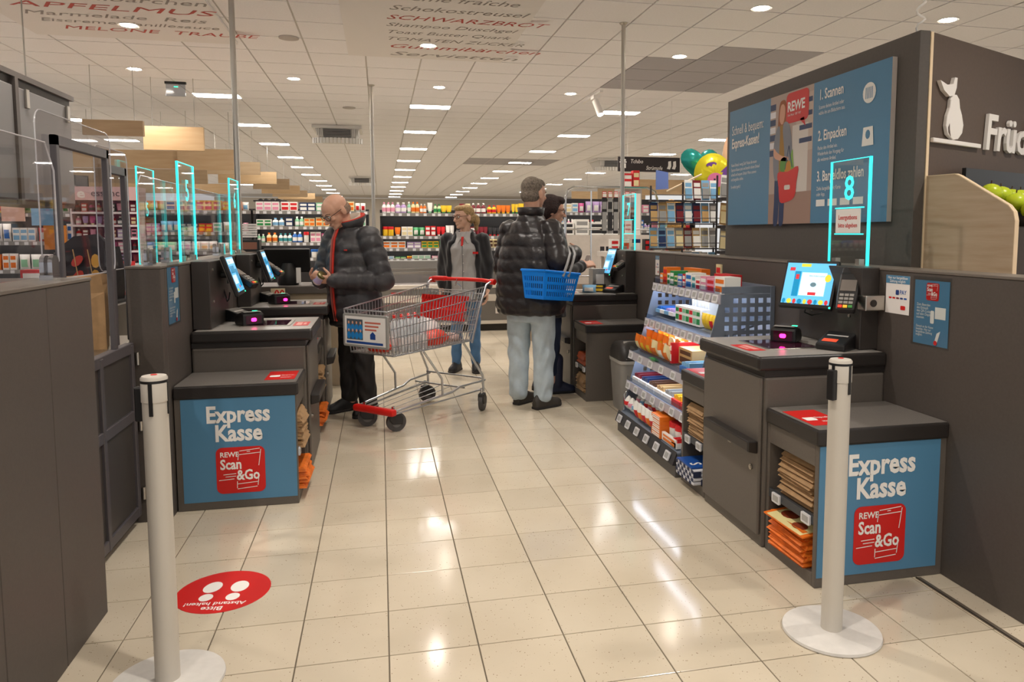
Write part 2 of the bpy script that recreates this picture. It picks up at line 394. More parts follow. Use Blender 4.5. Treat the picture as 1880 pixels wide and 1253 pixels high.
def scan_go_logo(parent, o, u, w, sz):
    """red rounded square with lettering and telephone outline"""
    o, u, w = Vector(o), Vector(u), Vector(w); n = u.cross(w)
    m = MB(); m.prism(rrect(sz, sz*1.02, sz*.13, 5), o+n*.0012, u, w, n*.0012)
    lg = m.build('logo_sticker', RED, parent, recalc=True)
    e = n*.0035
    m = MB()
    m.text('REWE', o+u*(-.42*sz)+w*(.30*sz)+e, u, w, .155*sz, .02, .95)
    m.text('Scan', o+u*(-.42*sz)+w*(.03*sz)+e, u, w, .31*sz, .028, .78)
    m.text('&Go', o+u*(-.09*sz)+w*(-.215*sz)+e, u, w, .31*sz, .028, .80)
    m.build('lettering', WHITE, lg, recalc=False)
    m = MB(); t = .014*sz
    def seg(a, b):
        a = Vector(a)*sz; b = Vector(b)*sz; d = (b-a).normalized(); q = Vector((-d.y, d.x))*t/2
        m.flatpoly([tuple(a-q), tuple(b-q), tuple(b+q), tuple(a+q)], o+e, u, w)
    for a, b in (((-.02, .42), (.40, .46)), ((.42, .44), (.37, .08)), ((-.04, .40), (-.055, .22)), ((-.03, .34), (.41, .37)), ((.13, .40), (.2, .405)),
                 ((-.08, -.25), (-.085, -.40)), ((.36, -.20), (.34, -.36)), ((-.08, -.42), (.33, -.385)), ((-.08, -.31), (.35, -.28)),
                 ((-.36, -.09), (-.10, -.075)), ((-.32, -.14), (-.10, -.13)), ((-.45, -.21), (-.14, -.19))): seg(a, b)
    m.build('phone_outline', WHITE, lg, recalc=False)
    return lg
def bag_stack(parent_s, xw, y0, s, u, v, z0, z1, n, m_, label, group, seed, wu=.36, wv=.27, name='paper_bag'):
    rr = random.Random(seed); dz = (z1-z0)/n
    m = MB(); hu, hv = wu/2, wv/2; h = dz*.86; f = .012
    m.add([(-hu, -hv, 0), (hu, -hv, 0), (hu, hv, 0), (-hu, hv, 0), (-hu, -hv, h), (hu-f, -hv+.004, h), (hu-f, hv-.004, h), (-hu, hv, h)], [(0,3,2,1),(4,5,6,7),(0,1,5,4),(1,2,6,5),(2,3,7,6),(3,0,4,7)])
    m.add([(hu-.07, -hv*.96, h), (hu-.01, -hv*.96, h), (hu-.01, hv*.96, h), (hu-.07, hv*.96, h), (hu-.07, -hv*.96, h+.002), (hu-.012, -hv*.96, h+.003), (hu-.012, hv*.96, h+.003), (hu-.07, hv*.96, h+.002)], [(0,3,2,1),(4,5,6,7),(0,1,5,4),(1,2,6,5),(2,3,7,6),(3,0,4,7)])
    me = m.mesh(name, m_)
    for k in range(n):
        o = inst(name, me, (xw+s*(u+rr.uniform(-.012, .012)), y0+v+rr.uniform(-.008, .008), z0+k*dz), rot=(rr.uniform(-.01, .01), rr.uniform(-.02, .02), (0 if s > 0 else math.pi)+rr.uniform(-.05, .05)))
        tag(o, label+', '+(ORD[n-k]+' from top' if k < n-1 else 'topmost'), 'paper bag' if name == 'paper_bag' else 'carrier bag', group)
    return o
def sticker_pack(parent, s, u, v, z, su, sv, flip=False):
    m = MB(); m.box(s*u-su/2, s*u+su/2, v-sv/2, v+sv/2, z, z+.0012); m.cur = 1
    a = z+.002
    m.flatpoly(rrect(su*.34, sv*.2, .006, 3), (s*u-su*.22, v-sv*.1, a), (1, 0, 0), (0, 1, 0))
    m.text('Einpack-', (s*u-su*.02, v-sv*.06, a), (1, 0, 0), (0, 1, 0), .026, .01, .8); m.text('station', (s*u-su*.02, v-sv*.3, a), (1, 0, 0), (0, 1, 0), .026, .01, .8)
    return m.build('sticker', [RED, WHITE], parent, recalc=False)
def bagging_table(xw, s, y0, label, express, tags=True, depth=.39, back_v=None):
    t = thing('bagging_table', label, 'bagging table', (xw, y0, 0)); D = depth; W = .583
    ubox(s, .0, W, 0, .022, .0, .578).build('side_panel', DARK, t, bevel=.002, seg=1)
    ubox(s, .0, W, D-.02, D, .0, .578).build('side_panel', DARK, t, bevel=.002, seg=1)
    ubox(s, .0, .02, .022, D-.02, .0, .578).build('back_panel', DARK, t)
    ubox(s, .02, W, .022, D-.02, .0, .055).build('base_panel', DARK, t, bevel=.002, seg=1)
    ubox(s, W-.02, W, .022, D-.02, .49, .578).build('fascia', DARK, t, bevel=.002, seg=1)
    ubox(s, .02, W-.01, .022, D-.02, .262, .276).build('shelf', DARK, t)
    ubox(s, W-.012, W-.002, .022, D-.02, .25, .286).build('shelf_lip', mat('lip_grey', '#3c3f44', .4), t)
    m = MB(); m.T = mapped(s); m.box(-.0, W+.012, -.012, D, .578, .642); w = m.build('worktop', BLACK, t, bevel=.008)
    ubox(s, .004, W+.002, -.002, D-.008, .6425, .6435).build('top_sheet', TOPM, w)
    sticker_pack(t, s, W-.09, .18 if s < 0 else .2, .6436, .15, .24)
    if tags:
        for v in (.07, D-.09): tag_obj((s*(W-.001), v, .262), (s, 0, 0), t)
    if express:
        m = MB(); m.T = mapped(s); m.box(.03, W-.006, -.0022, 0, .042, .575); p = m.build('front_print', BLUEP, t)
        uc = W/2+.008; u = Vector((1, 0, 0)); wv = Vector((0, 0, 1))
        m = MB(); m.text('Express', (s*uc, -.004, .452), u, wv, .118, .032, .83, 'C'); m.text('Kasse', (s*uc, -.004, .355), u, wv, .118, .032, .83, 'C')
        m.build('lettering', WHITE, p, recalc=False)
        scan_go_logo(p, (s*uc+(-.0 if s < 0 else .005), -.0022, .2), u, wv, .235)
    return t
SCRB = mat('screen_blue', '#63b9e6', .25, emit='#5cb4e6', es=.75)
SCRL = mat('screen_pale', '#cfe9f4', .25, emit='#c8e6f2', es=.75)
SCRT = mat('screen_teal', '#1488b8', .25, emit='#1488b8', es=.6)
SCRR = mat('screen_red', '#d0363e', .25, emit='#d0363e', es=.6)
SCRY = mat('screen_yellow', '#d8d040', .25, emit='#d8d040', es=.6)
MAG = mat('scanner_glow', '#ff1f8a', .3, emit='#ff1f7c', es=9)
GRN = mat('green_led', '#1fe09a', .3, emit='#1fe09a', es=4)
def card_terminal(loc, rz, label, tilt=.7, parent=None):
    t = thing('card_terminal', label, 'card terminal', loc, rz)
    M = Matrix.Rotation(tilt, 4, 'X')      # local: +y up the face, +z out of it
    def B(): m = MB(); m.T = M; return m
    m = B(); m.prism([(-.04, -.1), (.04, -.1), (.045, -.02), (.045, .1), (-.045, .1), (-.045, -.02)], (0, 0, -.02), (1, 0, 0), (0, 1, 0), (0, 0, .04)); m.build('body', BLACKP, t, bevel=.008)
    m = B(); m.box(-.034, .034, .0, .06, .02, .0225); m.build('display', mat('terminal_display', '#77706a', .2), t)
    m = B()
    for r in range(4):
        for c in range(3):
            m.cur = 0 if r else c+1
            m.box(-.031+c*.022, -.031+c*.022+.018, -.09+r*.02, -.09+r*.02+.013, .02, .025)
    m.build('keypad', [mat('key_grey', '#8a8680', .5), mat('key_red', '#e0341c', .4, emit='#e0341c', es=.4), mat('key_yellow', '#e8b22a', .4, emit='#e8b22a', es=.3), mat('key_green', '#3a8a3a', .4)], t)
    m = B(); m.box(-.042, .042, .1, .135, -.012, .014); m.build('printer_cover', BLACKP, t, bevel=.006)
    return t
def touchscreen(loc, n, label, w=.255, h=.235, kind=0):
    """display on an arm; n = horizontal facing direction and tilt up"""
    ang = math.atan2(n[1], n[0])+math.pi/2
    t = thing('touchscreen', label, 'touchscreen', loc, ang); tilt = n[2]
    M = Matrix.Rotation(-tilt, 4, 'X')       # screen plane: local x right, z up, normal -y
    def B(): m = MB(); m.T = M; return m
    m = B(); m.box(-w/2, w/2, 0, .026, -h/2, h/2); hs = m.build('housing', BLACKP, t, bevel=.007)
    m = B(); m.box(-w/2+.004, w/2-.004, .004, .030, -h/2+.004, h/2-.004); m.build('rear_shell', mat('shell_grey', '#8f8a84', .4, .3), t, bevel=.006)
    m = B(); iw, ih = w/2-.013, h/2-.016; e = -.0012
    m.flatpoly([(-iw, -ih+.006), (iw, -ih+.006), (iw, ih), (-iw, ih)], (0, e, 0), (1, 0, 0), (0, 0, 1))
    def rc(ci, x0, x1, z0, z1, ee=e-.0006):
        m.cur = ci; m.flatpoly([(x0*iw, z0*ih), (x1*iw, z0*ih), (x1*iw, z1*ih), (x0*iw, z1*ih)], (0, ee, 0), (1, 0, 0), (0, 0, 1))
    if kind == 0:
        rc(1, -.32, .72, -.55, .55); rc(2, -.62, -.36, -.6, .6); rc(3, -.56, -.42, .22, .45, e-.001); rc(3, .05, .38, -.52, -.38, e-.001); rc(3, -.86, -.64, .62, .78)
        rc(4, -.4, .0, .82, .97); m.cur = 4; m.flatpoly(ellpoly(.016, .02, 12, iw*.78, ih*.3), (0, e-.001, 0), (1, 0, 0), (0, 0, 1))
        for k in range(9): m.cur = (2, 4, 3)[k % 3]; m.flatpoly(ellpoly(.009+.004*(k % 2), .013, 10, -iw+.014+k*iw*.22, -ih+.018), (0, e-.001, 0), (1, 0, 0), (0, 0, 1))
        m.cur = 5; m.text('Bitte Artikel scannen', (.0, e-.002, ih*.36), (1, 0, 0), (0, 0, 1), .012, 0, .8, 'L'); m.flatpoly(ellpoly(.016, .012, 10, iw*.22, -ih*.02), (0, e-.001, 0), (1, 0, 0), (0, 0, 1))
    else:
        rc(1, -.9, .9, .62, .9); rc(2, -.9, .3, .1, .5); rc(1, -.9, .1, -.5, .0); rc(2, .3, .9, -.7, .3); rc(3, -.1, .15, -.75, -.6, e-.001); rc(4, -.9, -.6, -.9, -.75)
        m.cur = 5; m.text('Willkommen', (-iw*.8, e-.002, ih*.68), (1, 0, 0), (0, 0, 1), .02, .01, .8)
    d = m.build('display', [SCRB, SCRL, SCRT, SCRR, SCRY, mat('screen_ink', '#7fa6bb', .3)], hs, recalc=False)
    m = MB(); m.cyl((0, .02, 0), (0, .11, .0), .02, n=10); m.box(-.05, .05, .022, .04, -.05, .05); m.build('arm', BLACKP, t)
    m = MB(); m.tube([(-.02, .03, -h/2+.02), (-.03, .035, -h/2-.02), (.0, .05, -h/2-.035), (.05, .06, -h/2-.02), (.06, .08, -h/2+.05)], .004, 6); m.build('cable', BLACKP, t)
    m = MB(); m.T = M; m.box(w/2-.012, w/2-.004, -.0025, 0, -h/2+.006, -h/2+.014); m.build('status_light', GRN, t)
    return t
def hand_scanner(loc, rz, label, lit=True):
    t = thing('barcode_scanner', label, 'barcode scanner', loc, rz)      # local: front -y
    prof = [(-.075, 0), (.07, 0), (.075, .025), (.05, .062), (-.02, .078), (-.075, .07)]
    m = MB(); m.prism([(p[0], p[1]) for p in prof], (-.062, 0, 0), (0, 1, 0), (0, 0, 1), (.124, 0, 0)); m.build('housing', BLACKP, t, bevel=.01)
    m = MB(); m.box(-.045, .045, -.0765, -.0745, .012, .06); w = m.build('window', mat('scanner_window', '#3a0a22', .1), t)
    m = MB(); m.prism(rrect(.03, .02, .008, 4), (.0 if lit else .02, -.0775, .036), (1, 0, 0), (0, 0, 1), (0, -.001, 0)); m.build('light', MAG, w)
    m = MB(); m.box(-.05, .05, -.06, -.02, .0785, .081); m.build('cap', mat('scanner_cap', '#8d8b88', .4), t)
    m = MB(); m.box(.025, .05, -.02, .02, .0775, .0795); m.build('status_light', GRN, t)
    return t
def receipt_printer(loc, rz, label):
    t = thing('receipt_printer', label, 'printer', loc, rz)
    m = MB(); m.prism([(-.1, 0), (.1, 0), (.1, .05), (.03, .075), (-.1, .03)], (-.07, 0, 0), (0, 1, 0), (0, 0, 1), (.14, 0, 0)); m.build('body', BLACKP, t, bevel=.008)
    sl = Vector((0, .13, .045)).normalized(); nn = Vector((1, 0, 0)).cross(sl)
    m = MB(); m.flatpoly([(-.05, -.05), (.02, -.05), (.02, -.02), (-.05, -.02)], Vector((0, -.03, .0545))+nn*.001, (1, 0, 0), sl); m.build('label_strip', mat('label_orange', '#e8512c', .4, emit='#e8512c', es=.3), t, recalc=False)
    m = MB(); m.flatpoly([(-.05, .0), (.05, .0), (.05, .012), (-.05, .012)], Vector((0, -.02, .058))+nn*.001, (1, 0, 0), sl); m.build('paper_slot', mat('slot_grey', '#bdb9b4', .4), t, recalc=False)
    return t
def machine(xw, s, y0, label, lab2, lit_scan=True):
    """cabinet with scanner worktop and back column"""
    t = thing('self_checkout', label, 'self-checkout', (xw, y0, 0)); D = .61
    ubox(s, .0, .598, .0, D, .0, .775).build('body', DARK, t, bevel=.012)
    m = MB(); m.T = mapped(s); m.box(.598, .615, .012, D-.012, .055, .772); d = m.build('door', DARK, t, bevel=.008)
    m = MB(); m.T = mapped(s); m.prism([(.0, .0), (.05, .012), (.05, .06), (.0, .06)], (.615, .02, .425), (1, 0, 0), (0, 0, 1), (0, D-.14, 0)); m.build('handle', BLACK, d, bevel=.006)
    m = MB(); m.T = mapped(s); m.cyl((.615, .075, .352), (.622, .075, .352), .013, n=14); m.cyl((.622, .075, .352), (.625, .075, .352), .008, n=10); m.build('lock', STEEL, d)
    m = MB(); m.T = mapped(s); m.box(.615, .6165, .28, .31, .405, .412); m.build('badge', STEEL, d)
    ubox(s, .0, .6, .004, D-.004, .775, .803).build('neck', BLACK, t)
    ubox(s, -.0, .638, -.014, D+.005, .803, .868).build('worktop', BLACK, t, bevel=.014, seg=3)
    m = MB(); m.T = mapped(s); m.box(.02, .628, .0, D-.008, .868, .8695); ts = m.build('top_sheet', mat('scan_top', '#a8a39d', .3, .1), t)
    m = MB(); m.T = mapped(s); m.box(.22, .5, .16, .46, .8695, .8725); fr = m.build('scan_frame', STEEL, t, bevel=.002, seg=1)
    m = MB(); m.T = mapped(s); m.box(.24, .48, .18, .44, .8725, .8735); m.build('scan_glass', mat('scan_glass', '#3a1526', .05), fr)
    m = MB(); m.T = mapped(s); m.box(.515, .6, .15, .34, .8695, .8705); m.cur = 1; m.box(.53, .56, .18, .31, .8705, .871); m.box(.57, .585, .2, .29, .8705, .871); m.build('sticker', [RED, mat('sticker_pink', '#e9a39a', .4)], t)
    k = thing('terminal_column', 'dark wall box carrying the terminals of the '+lab2, 'wall box', (xw, y0, .871))
    ubox(s, .0, .095, .06, D-.04, .0, .379).build('column', mat('column_black', '#36312e', .4), k, bevel=.004)
    for (v, z) in ((.14, .33), (.14, .15), (.45, .33), (.45, .15)):
        m = MB(); m.T = mapped(s); m.cyl((.095, v, z), (.1, v, z), .008, n=8); m.build('bolt', STEEL, k)
    return t
# --- right near unit
XR = 2.235; Y1 = -2.29
bagging_table(XR, -1, Y1, 'low bagging table with blue express print beside the right barrier post', True)
machine(XR, -1, Y1+.395, 'self-checkout cabinet with scanner worktop behind the right blue bagging table', 'near right self-checkout')
touchscreen((XR-.17, Y1+.77, 1.155), (-.84, -.54, .36), 'touchscreen with bright blue picture in front of sign eight', w=.275, h=.25)
card_terminal((XR-.13, Y1+.50, 1.13), -.8, 'card terminal with coloured keys beside the bright blue touchscreen', .95)
m = MB(); m.box(-.1, 0, -.03, .03, -.035, .035); o = m.build('terminal_bracket', STEEL, bevel=.004); o.location = (XR-.002, Y1+.44, 1.09); tag(o, 'grey steel bracket holding the card terminal at the right wall', 'bracket')
MB().cyl((-.06, -.0305, 0), (-.06, -.032, 0), .017, n=12).build('hole', BLACK, o)
hand_scanner((XR-.27, Y1+.79, .8695), -.75, 'barcode scanner glowing magenta on the right near worktop')
receipt_printer((XR-.15, Y1+.53, .8695), -1.0, 'black receipt printer with orange strip on the right near worktop')
bag_stack(None, XR, Y1, -1, .385, .2, .28, .468, 15, KRAFT, 'folded brown paper bag in the right express table', 'brown bags in the right near table', 3, .34, .26)
# orange bags with printed fruit
OB = mat('orange_bag_print', '#e2711f', .5, noise=.35, nscale=14)
bag_stack(None, XR, Y1, -1, .405, .2, .058, .2, 13, OB, 'folded orange carrier bag in the right express table', 'orange bags in the right near table', 5, .38, .27, 'carrier_bag')
m = MB(); m.box(-.2, .2, -.14, .14, 0, .006); m.cur = 1; m.box(-.198, .02, -.12, .12, .006, .0075); m.cur = 2
for (x, y, r) in ((-.15, -.05, .03), (-.12, .06, .035), (-.05, -.03, .03), (-.06, .08, .026)): m.flatpoly(ellpoly(r, r*1.3, 12, x, y), (0, 0, .008), (1, 0, 0), (0, 1, 0))
o = m.build('carrier_bag', [ORANGE, mat('bag_cream', '#efdfa0', .5), mat('bag_brown', '#8a3a20', .5)], recalc=False); o.location = (XR-.42, Y1+.2, .205); o.rotation_euler = (.02, -.08, .06); tag(o, 'orange carrier bag with cream fruit print, topmost in the right express table', 'carrier bag')
# --- second bag shelf behind the near machine
t2 = bagging_table(XR, -1, Y1+1.035, 'narrow bag shelf between the near self-checkout and the snack rack', False, True, .31)
bag_stack(None, XR, Y1+1.035, -1, .42, .155, .28, .46, 12, KRAFT, 'folded brown paper bag beside the snack rack', 'brown bags in the narrow shelf', 8, .3, .22)
m = MB()
for k in range(4):
    z = .058+k*.022
    for j in range(10): pass
    m.cur = 0; m.box(-.18, .2, -.12, .12, z, z+.018)
bb = m.build('carrier_bag', [mat('gingham', '#d8d8de', .6)], bevel=.006); bb.location = (XR-.45, Y1+1.035+.155, 0); tag(bb, 'folded blue and checked carrier bag at the foot of the narrow shelf', 'carrier bag')
m = MB()
for k in range(4):
    for j in range(9):
        if (k+j) % 2: m.box(-.1815, -.18, -.12+j*.0265, -.12+j*.0265+.026, .058+k*.022, .076+k*.022)
for i in range(8):
    for j in range(2):
        if (i+j) % 2: m.box(-.18+i*.045, -.18+i*.045+.045, -.1215, -.12, .058+j*.044, .09+j*.044)
m.build('checks', mat('navy_check', '#2b3350', .6), bb)
m = MB(); m.box(-.183, .18, -.1, .1, .145, .152); m.cur = 1; m.text('S', (-.1, -.06, .1525), (0, 1, 0), (-1, 0, 0), .09, .02)
m.build('blue_panel', [mat('bag_blue', '#1c4f9e', .4), WHITE], bb, recalc=False)
# --- right far unit
Y2 = 1.07
bagging_table(XR, -1, Y2, 'plain dark bagging table beside the grey swing bin', False)
machine(XR, -1, Y2+.395, 'far right self-checkout where the dark haired shopper stands', 'far right self-checkout')
touchscreen((XR-.14, Y2+.8, 1.14), (-1, -.12, .3), 'pale blue touchscreen at the far right self-checkout', kind=1, w=.2, h=.27)
card_terminal((XR-.1, Y2+.52, 1.13), -1.2, 'card terminal tilted beside the far right touchscreen', .5)
m = MB(); m.box(-.09, .09, -.07, .07, 0, .2); m.cur = 1; m.box(-.06, .02, -.0715, -.07, .05, .15); o = m.build('coin_unit', [mat('unit_grey', '#8c8883', .5), PAPER], bevel=.004); o.location = (XR-.2, Y2+.9, .8695); tag(o, 'small grey box unit on the far right self-checkout worktop', 'box')
receipt_printer((XR-.17, Y2+.53, .8695), -.9, 'black receipt printer on the far right self-checkout')
bag_stack(None, XR, Y2, -1, .42, .2, .28, .38, 7, mat('dark_orange_bag', '#b5522a', .5), 'folded orange bag in the far right table', 'orange bags in the far right table', 9, .32, .25, 'carrier_bag')
bag_stack(None, XR, Y2, -1, .42, .2, .058, .2, 9, KRAFT, 'folded brown bag in the far right table', 'brown bags in the far right table', 10, .32, .25)
# --- left units
XL = -1.025
for k, (y0, nm) in enumerate(((-.86, 'near left'), (.46, 'far left'))):
    if k == 0: bagging_table(XL, 1, y0, 'low bagging table with blue express print beside the left barrier post', True)
    else: bagging_table(XL, 1, y0, 'bagging table between the two left self-checkouts', False)
    machine(XL, 1, y0+.395, '%s self-checkout cabinet with %s' % (nm, 'magenta glowing scanner' if k == 0 else 'the bald shopper standing at it'), nm+' self-checkout')
    touchscreen((XL+.17, y0+.78, 1.16), (1, .05, .32), 'touchscreen with blue picture at the %s self-checkout' % nm, kind=1, w=.3, h=.25)
    hand_scanner((XL+.26, y0+.66, .8695), .5, 'barcode scanner on the %s worktop' % nm, k == 0)
    receipt_printer((XL+.15, y0+.9, .8695), 1.2, 'black receipt printer on the %s worktop' % nm)
    card_terminal((XL+.17, y0+1.0, 1.13), 1.3, 'card terminal behind the %s touchscreen' % nm, .6)
    bag_stack(None, XL, y0, 1, .42, .2, .28, .45, 11, KRAFT, 'folded brown paper bag in the %s table' % nm, 'brown bags in the %s table' % nm, 20+k, .37, .26)
    bag_stack(None, XL, y0, 1, .44, .2, .058, .17, 9, OB, 'folded orange carrier bag in the %s table' % nm, 'orange bags in the %s table' % nm, 30+k, .36, .27, 'carrier_bag')
# small price card with 00 and the staff monitor behind the far left unit
m = MB(); m.box(-.055, .055, -.002, .002, 0, .09); m.cur = 1
for dx in (-.008, .033): m.flatpoly(ellpoly(.019, .034, 16, dx, .045), (0, -.003, 0), (1, 0, 0), (0, 0, 1))
m.cur = 0
for dx in (-.008, .033): m.flatpoly(ellpoly(.006, .022, 12, dx, .045), (0, -.004, 0), (1, 0, 0), (0, 0, 1))
o = m.build('number_card', [mat('card_cream', '#e2cfa8', .6), RED], recalc=False); o.location = (-.82, 1.5, .87); o.rotation_euler = (-.1, 0, 0); tag(o, 'small cream card with two red zeros behind the far left scanner', 'card')
# ------------------------------------------------------------------ product meshes (shared)
_pm = {}
def shade(c, k):
    c = c.lstrip('#'); v = [max(0, min(255, int(int(c[i:i+2], 16)*k))) for i in (0, 2, 4)]; return '#%02x%02x%02x' % tuple(v)
def prod(kind, c1, c2, w=.06, d=.05, h=.12):
    """one mesh per look; base at z=0, front -y"""
    k = (kind, c1, c2, round(w, 3), round(d, 3), round(h, 3))
    if k in _pm: return _pm[k]
    m = MB(); a, b = w/2, d/2
    if kind == 'carton':
        m.box(-a, a, -b, b, 0, h); m.cur = 1; m.box(-a*.8, a*.8, -b-.001, -b, h*.12, h*.45); m.box(-a*.8, a*.8, -b-.001, -b, h*.62, h*.86)
    elif kind == 'bottle':
        m.lathe([(a*.9, 0), (a, .01), (a, h*.62), (a*.75, h*.74), (a*.36, h*.8), (a*.36, h*.84)], 10); m.cur = 1; m.lathe([(a*.44, h*.84), (a*.44, h*.99), (a*.3, h)], 10)
        m.lathe([(a*1.01, h*.15), (a*1.01, h*.5)], 10)
    elif kind == 'jar':
        m.lathe([(a*.92, 0), (a, .006), (a, h*.7)], 12); m.cur = 1; m.lathe([(a*1.04, h*.7), (a*1.04, h*.98), (a*.9, h)], 12)
    elif kind == 'tube':
        n = 8; vs = []
        for i, (r, fl, z) in enumerate(((.62, .62, 0), (.62, .62, h*.18), (.8, .7, h*.2), (1, .5, h*.6), (1.05, .08, h))):
            for q in range(n): t = 2*math.pi*q/n; vs.append((a*r*math.cos(t), b*fl*math.sin(t), z))
        fs = []
        for i in range(4):
            m.cur = 1 if i == 0 else 0
            m.add(vs[i*n:(i+2)*n], [(q, (q+1) % n, n+(q+1) % n, n+q) for q in range(n)], True)
        m.add(vs[:n], [tuple(range(n))[::-1]]); m.cur = 0
    elif kind == 'pouch':
        nu, nv = 6, 6
        for sgn in (-1, 1):
            vs = []; fs = []
            for i in range(nv+1):
                for j in range(nu+1):
                    p, q = i/nv, j/nu; e = min(1, 5*p)*min(1, 5*(1-p)); th = b*math.sqrt(max(0, math.sin(math.pi*p)))*(math.sin(math.pi*q)**.6)*e
                    vs.append((a*(2*q-1)*(1-.08*math.sin(math.pi*p)), sgn*th, h*p))
            for i in range(nv):
                for j in range(nu):
                    f = (i*(nu+1)+j, i*(nu+1)+j+1, (i+1)*(nu+1)+j+1, (i+1)*(nu+1)+j); fs.append(f if sgn < 0 else f[::-1])
            if sgn < 0:
                cut = [f for k_, f in enumerate(fs) if 1 <= k_//nu <= 3 and 1 <= k_ % nu <= 4]; oth = [f for f in fs if f not in cut]
                m.cur = 0; m.add(vs, oth, True); m.cur = 1; m.add(vs, cut, True); m.cur = 0
            else: m.add(vs, fs, True)
    elif kind == 'egg':
        f_ = lambda t: (a*math.sin(math.pi*t)**.8*(1-.22*t)+.0006, h*t)
        m.lathe([f_(t) for t in (0, .04, .1, .2, .35, .5, .65, .8, .9, .96, 1)], 12); m.cur = 1; m.lathe([(f_(t)[0]+.0012, h*t) for t in (.36, .45, .54, .63)], 12)
    elif kind == 'flatbox':       # open display tray of bars
        m.box(-a, a, -b, b, 0, h*.55); m.cur = 1; n = 4
        for q in range(n): m.box(-a*.9+q*2*a*.9/n+.002, -a*.9+(q+1)*2*a*.9/n-.002, -b*.9, b*.9, h*.55, h*(.85+.1*(q % 2)))
        m.cur = 0; m.box(-a, a, b-.003, b, 0, h)
    elif kind == 'hangbag':       # card with euro slot, hung product
        m.box(-a, a, -b*.25, b*.25, 0, h); m.cur = 1; m.box(-a*.85, a*.85, -b, -b*.25, h*.08, h*.6); m.box(-a*.8, a*.8, -b*.35, -b*.25, h*.68, h*.88)
    me = m.mesh('product_'+kind, [flat(c1, .4), flat(c2, .45)], recalc=kind not in ('pouch',))
    _pm[k] = me; return me
COLN = {'#e8771e': 'orange', '#f2f0ea': 'white', '#2f8f4e': 'green', '#2f6fc0': 'blue', '#d3252a': 'red', '#efc52e': 'yellow', '#8ac7a0': 'pale green', '#e79ab2': 'pink', '#7fb3d8': 'pale blue', '#b99ccc': 'lilac',
        '#5a3a28': 'brown', '#c9a26c': 'tan', '#20345f': 'navy', '#e9d9a8': 'cream', '#7a1f2a': 'dark red', '#2b2b2e': 'black', '#3f9aa0': 'teal', '#9a9a98': 'grey', '#cfe3b0': 'lime', '#c24a86': 'magenta'}
HEX = {v: k for k, v in COLN.items()}
NICE = {'carton': 'carton', 'bottle': 'bottle', 'jar': 'jar', 'tube': 'tube', 'pouch': 'bag', 'egg': 'chocolate egg', 'flatbox': 'tray of bars', 'hangbag': 'hanging pack'}
ONAME = {'carton': 'carton', 'bottle': 'bottle', 'jar': 'jar', 'tube': 'cosmetics_tube', 'pouch': 'snack_bag', 'egg': 'chocolate_egg', 'flatbox': 'sweets_tray', 'hangbag': 'hanging_pack'}
def put(kind, c1, c2, dims, loc, where, group, rz=0., rx=0., ry=0.):
    o = inst(ONAME[kind], prod(kind, HEX[c1], HEX[c2], *dims), loc, rot=(rx, ry, rz))
    a = '%s and %s' % (c1, c2) if c1 != c2 else c1
    return tag(o, '%s %s %s' % (a, NICE[kind], where), 'chocolate egg' if kind == 'egg' else NICE[kind].split()[0] if kind != 'hangbag' else 'pack', group)

# ------------------------------------------------------------------ snack rack
RK = mat('rack_steel', '#7d8796', .4, .1)
YR = -.915; LR = 1.07
rack = thing('snack_rack', 'lit snack rack with punched side panels between the right self-checkouts', 'rack', (XR, YR, 0))
MB().box(-.605, -.02, 0, LR, 0, .125).build('base', mat('rack_base', '#55524f', .45), rack, bevel=.003, seg=1)
MB().box(-.03, -.004, 0, LR, .125, 1.1).build('back_panel', RK, rack)
def ufront(z): return .575+(z-.14)/(1.06-.14)*(.335-.575)
for v in (.008, LR-.008):
    m = MB(); p = .0525; hs = .029
    def strip(u0, u1, z0, z1):
        m.add([(-u0, v, z0), (-(u1(z0) if callable(u1) else u1), v, z0), (-(u1(z1) if callable(u1) else u1), v, z1), (-u0, v, z1)], [(0, 1, 2, 3)])
    z = .14
    while z < 1.045:
        zt = min(z+p-hs, 1.06); strip(0, ufront, z, zt)
        if zt+hs < 1.06:
            k = int((ufront(zt+hs)-.035)/p)
            for j in range(k): strip(j*p, j*p+p-hs, zt, zt+hs)
            strip(k*p, ufront, zt, zt+hs)
        z = zt+hs
    strip(0, .335, 1.06, 1.1)
    m.build('side_panel', RK, rack, solid=.006, recalc=False)
shv = [(1.05, .343, .0), (.80, .40, .10), (.57, .516, .08), (.355, .534, .03)]
LEDC = mat('rack_led', '#ffffff', .3, emit='#e6efff', es=26)
for i, (z, u, ti) in enumerate(shv):
    m = MB(); m.hexa([(-u, .014, z-.012), (-.03, .014, z+ti-.012), (-.03, LR-.014, z+ti-.012), (-u, LR-.014, z-.012)], [(-u, .014, z), (-.03, .014, z+ti), (-.03, LR-.014, z+ti), (-u, LR-.014, z)])
    sh = m.build('shelf', RK, rack)
    m = MB(); m.box(-u-.008, -u, .0, LR, z-.05, z+.008); m.build('price_rail', mat('rail_clear', '#b8b4bd', .3), sh)
    m = MB(); m.box(-u-.006, -u-.003, .01, LR-.01, z+.008, z+.04); m.build('clear_lip', CLEARP, sh)
    n = (11, 10, 6, 7)[i]
    for k in range(n):
        v = .05+(LR-.1)*k/(n-1); tag_obj((-u-.008, v, z-.022), (-1, 0, .25), sh, (.25, 0, 1), .07 if i > 1 else .066, .048)
    if i < 3:
        m = MB(); m.box(-u+.02, -u+.035, .03, LR-.03, z-.026, z-.014); m.build('light_strip', LEDC, sh)
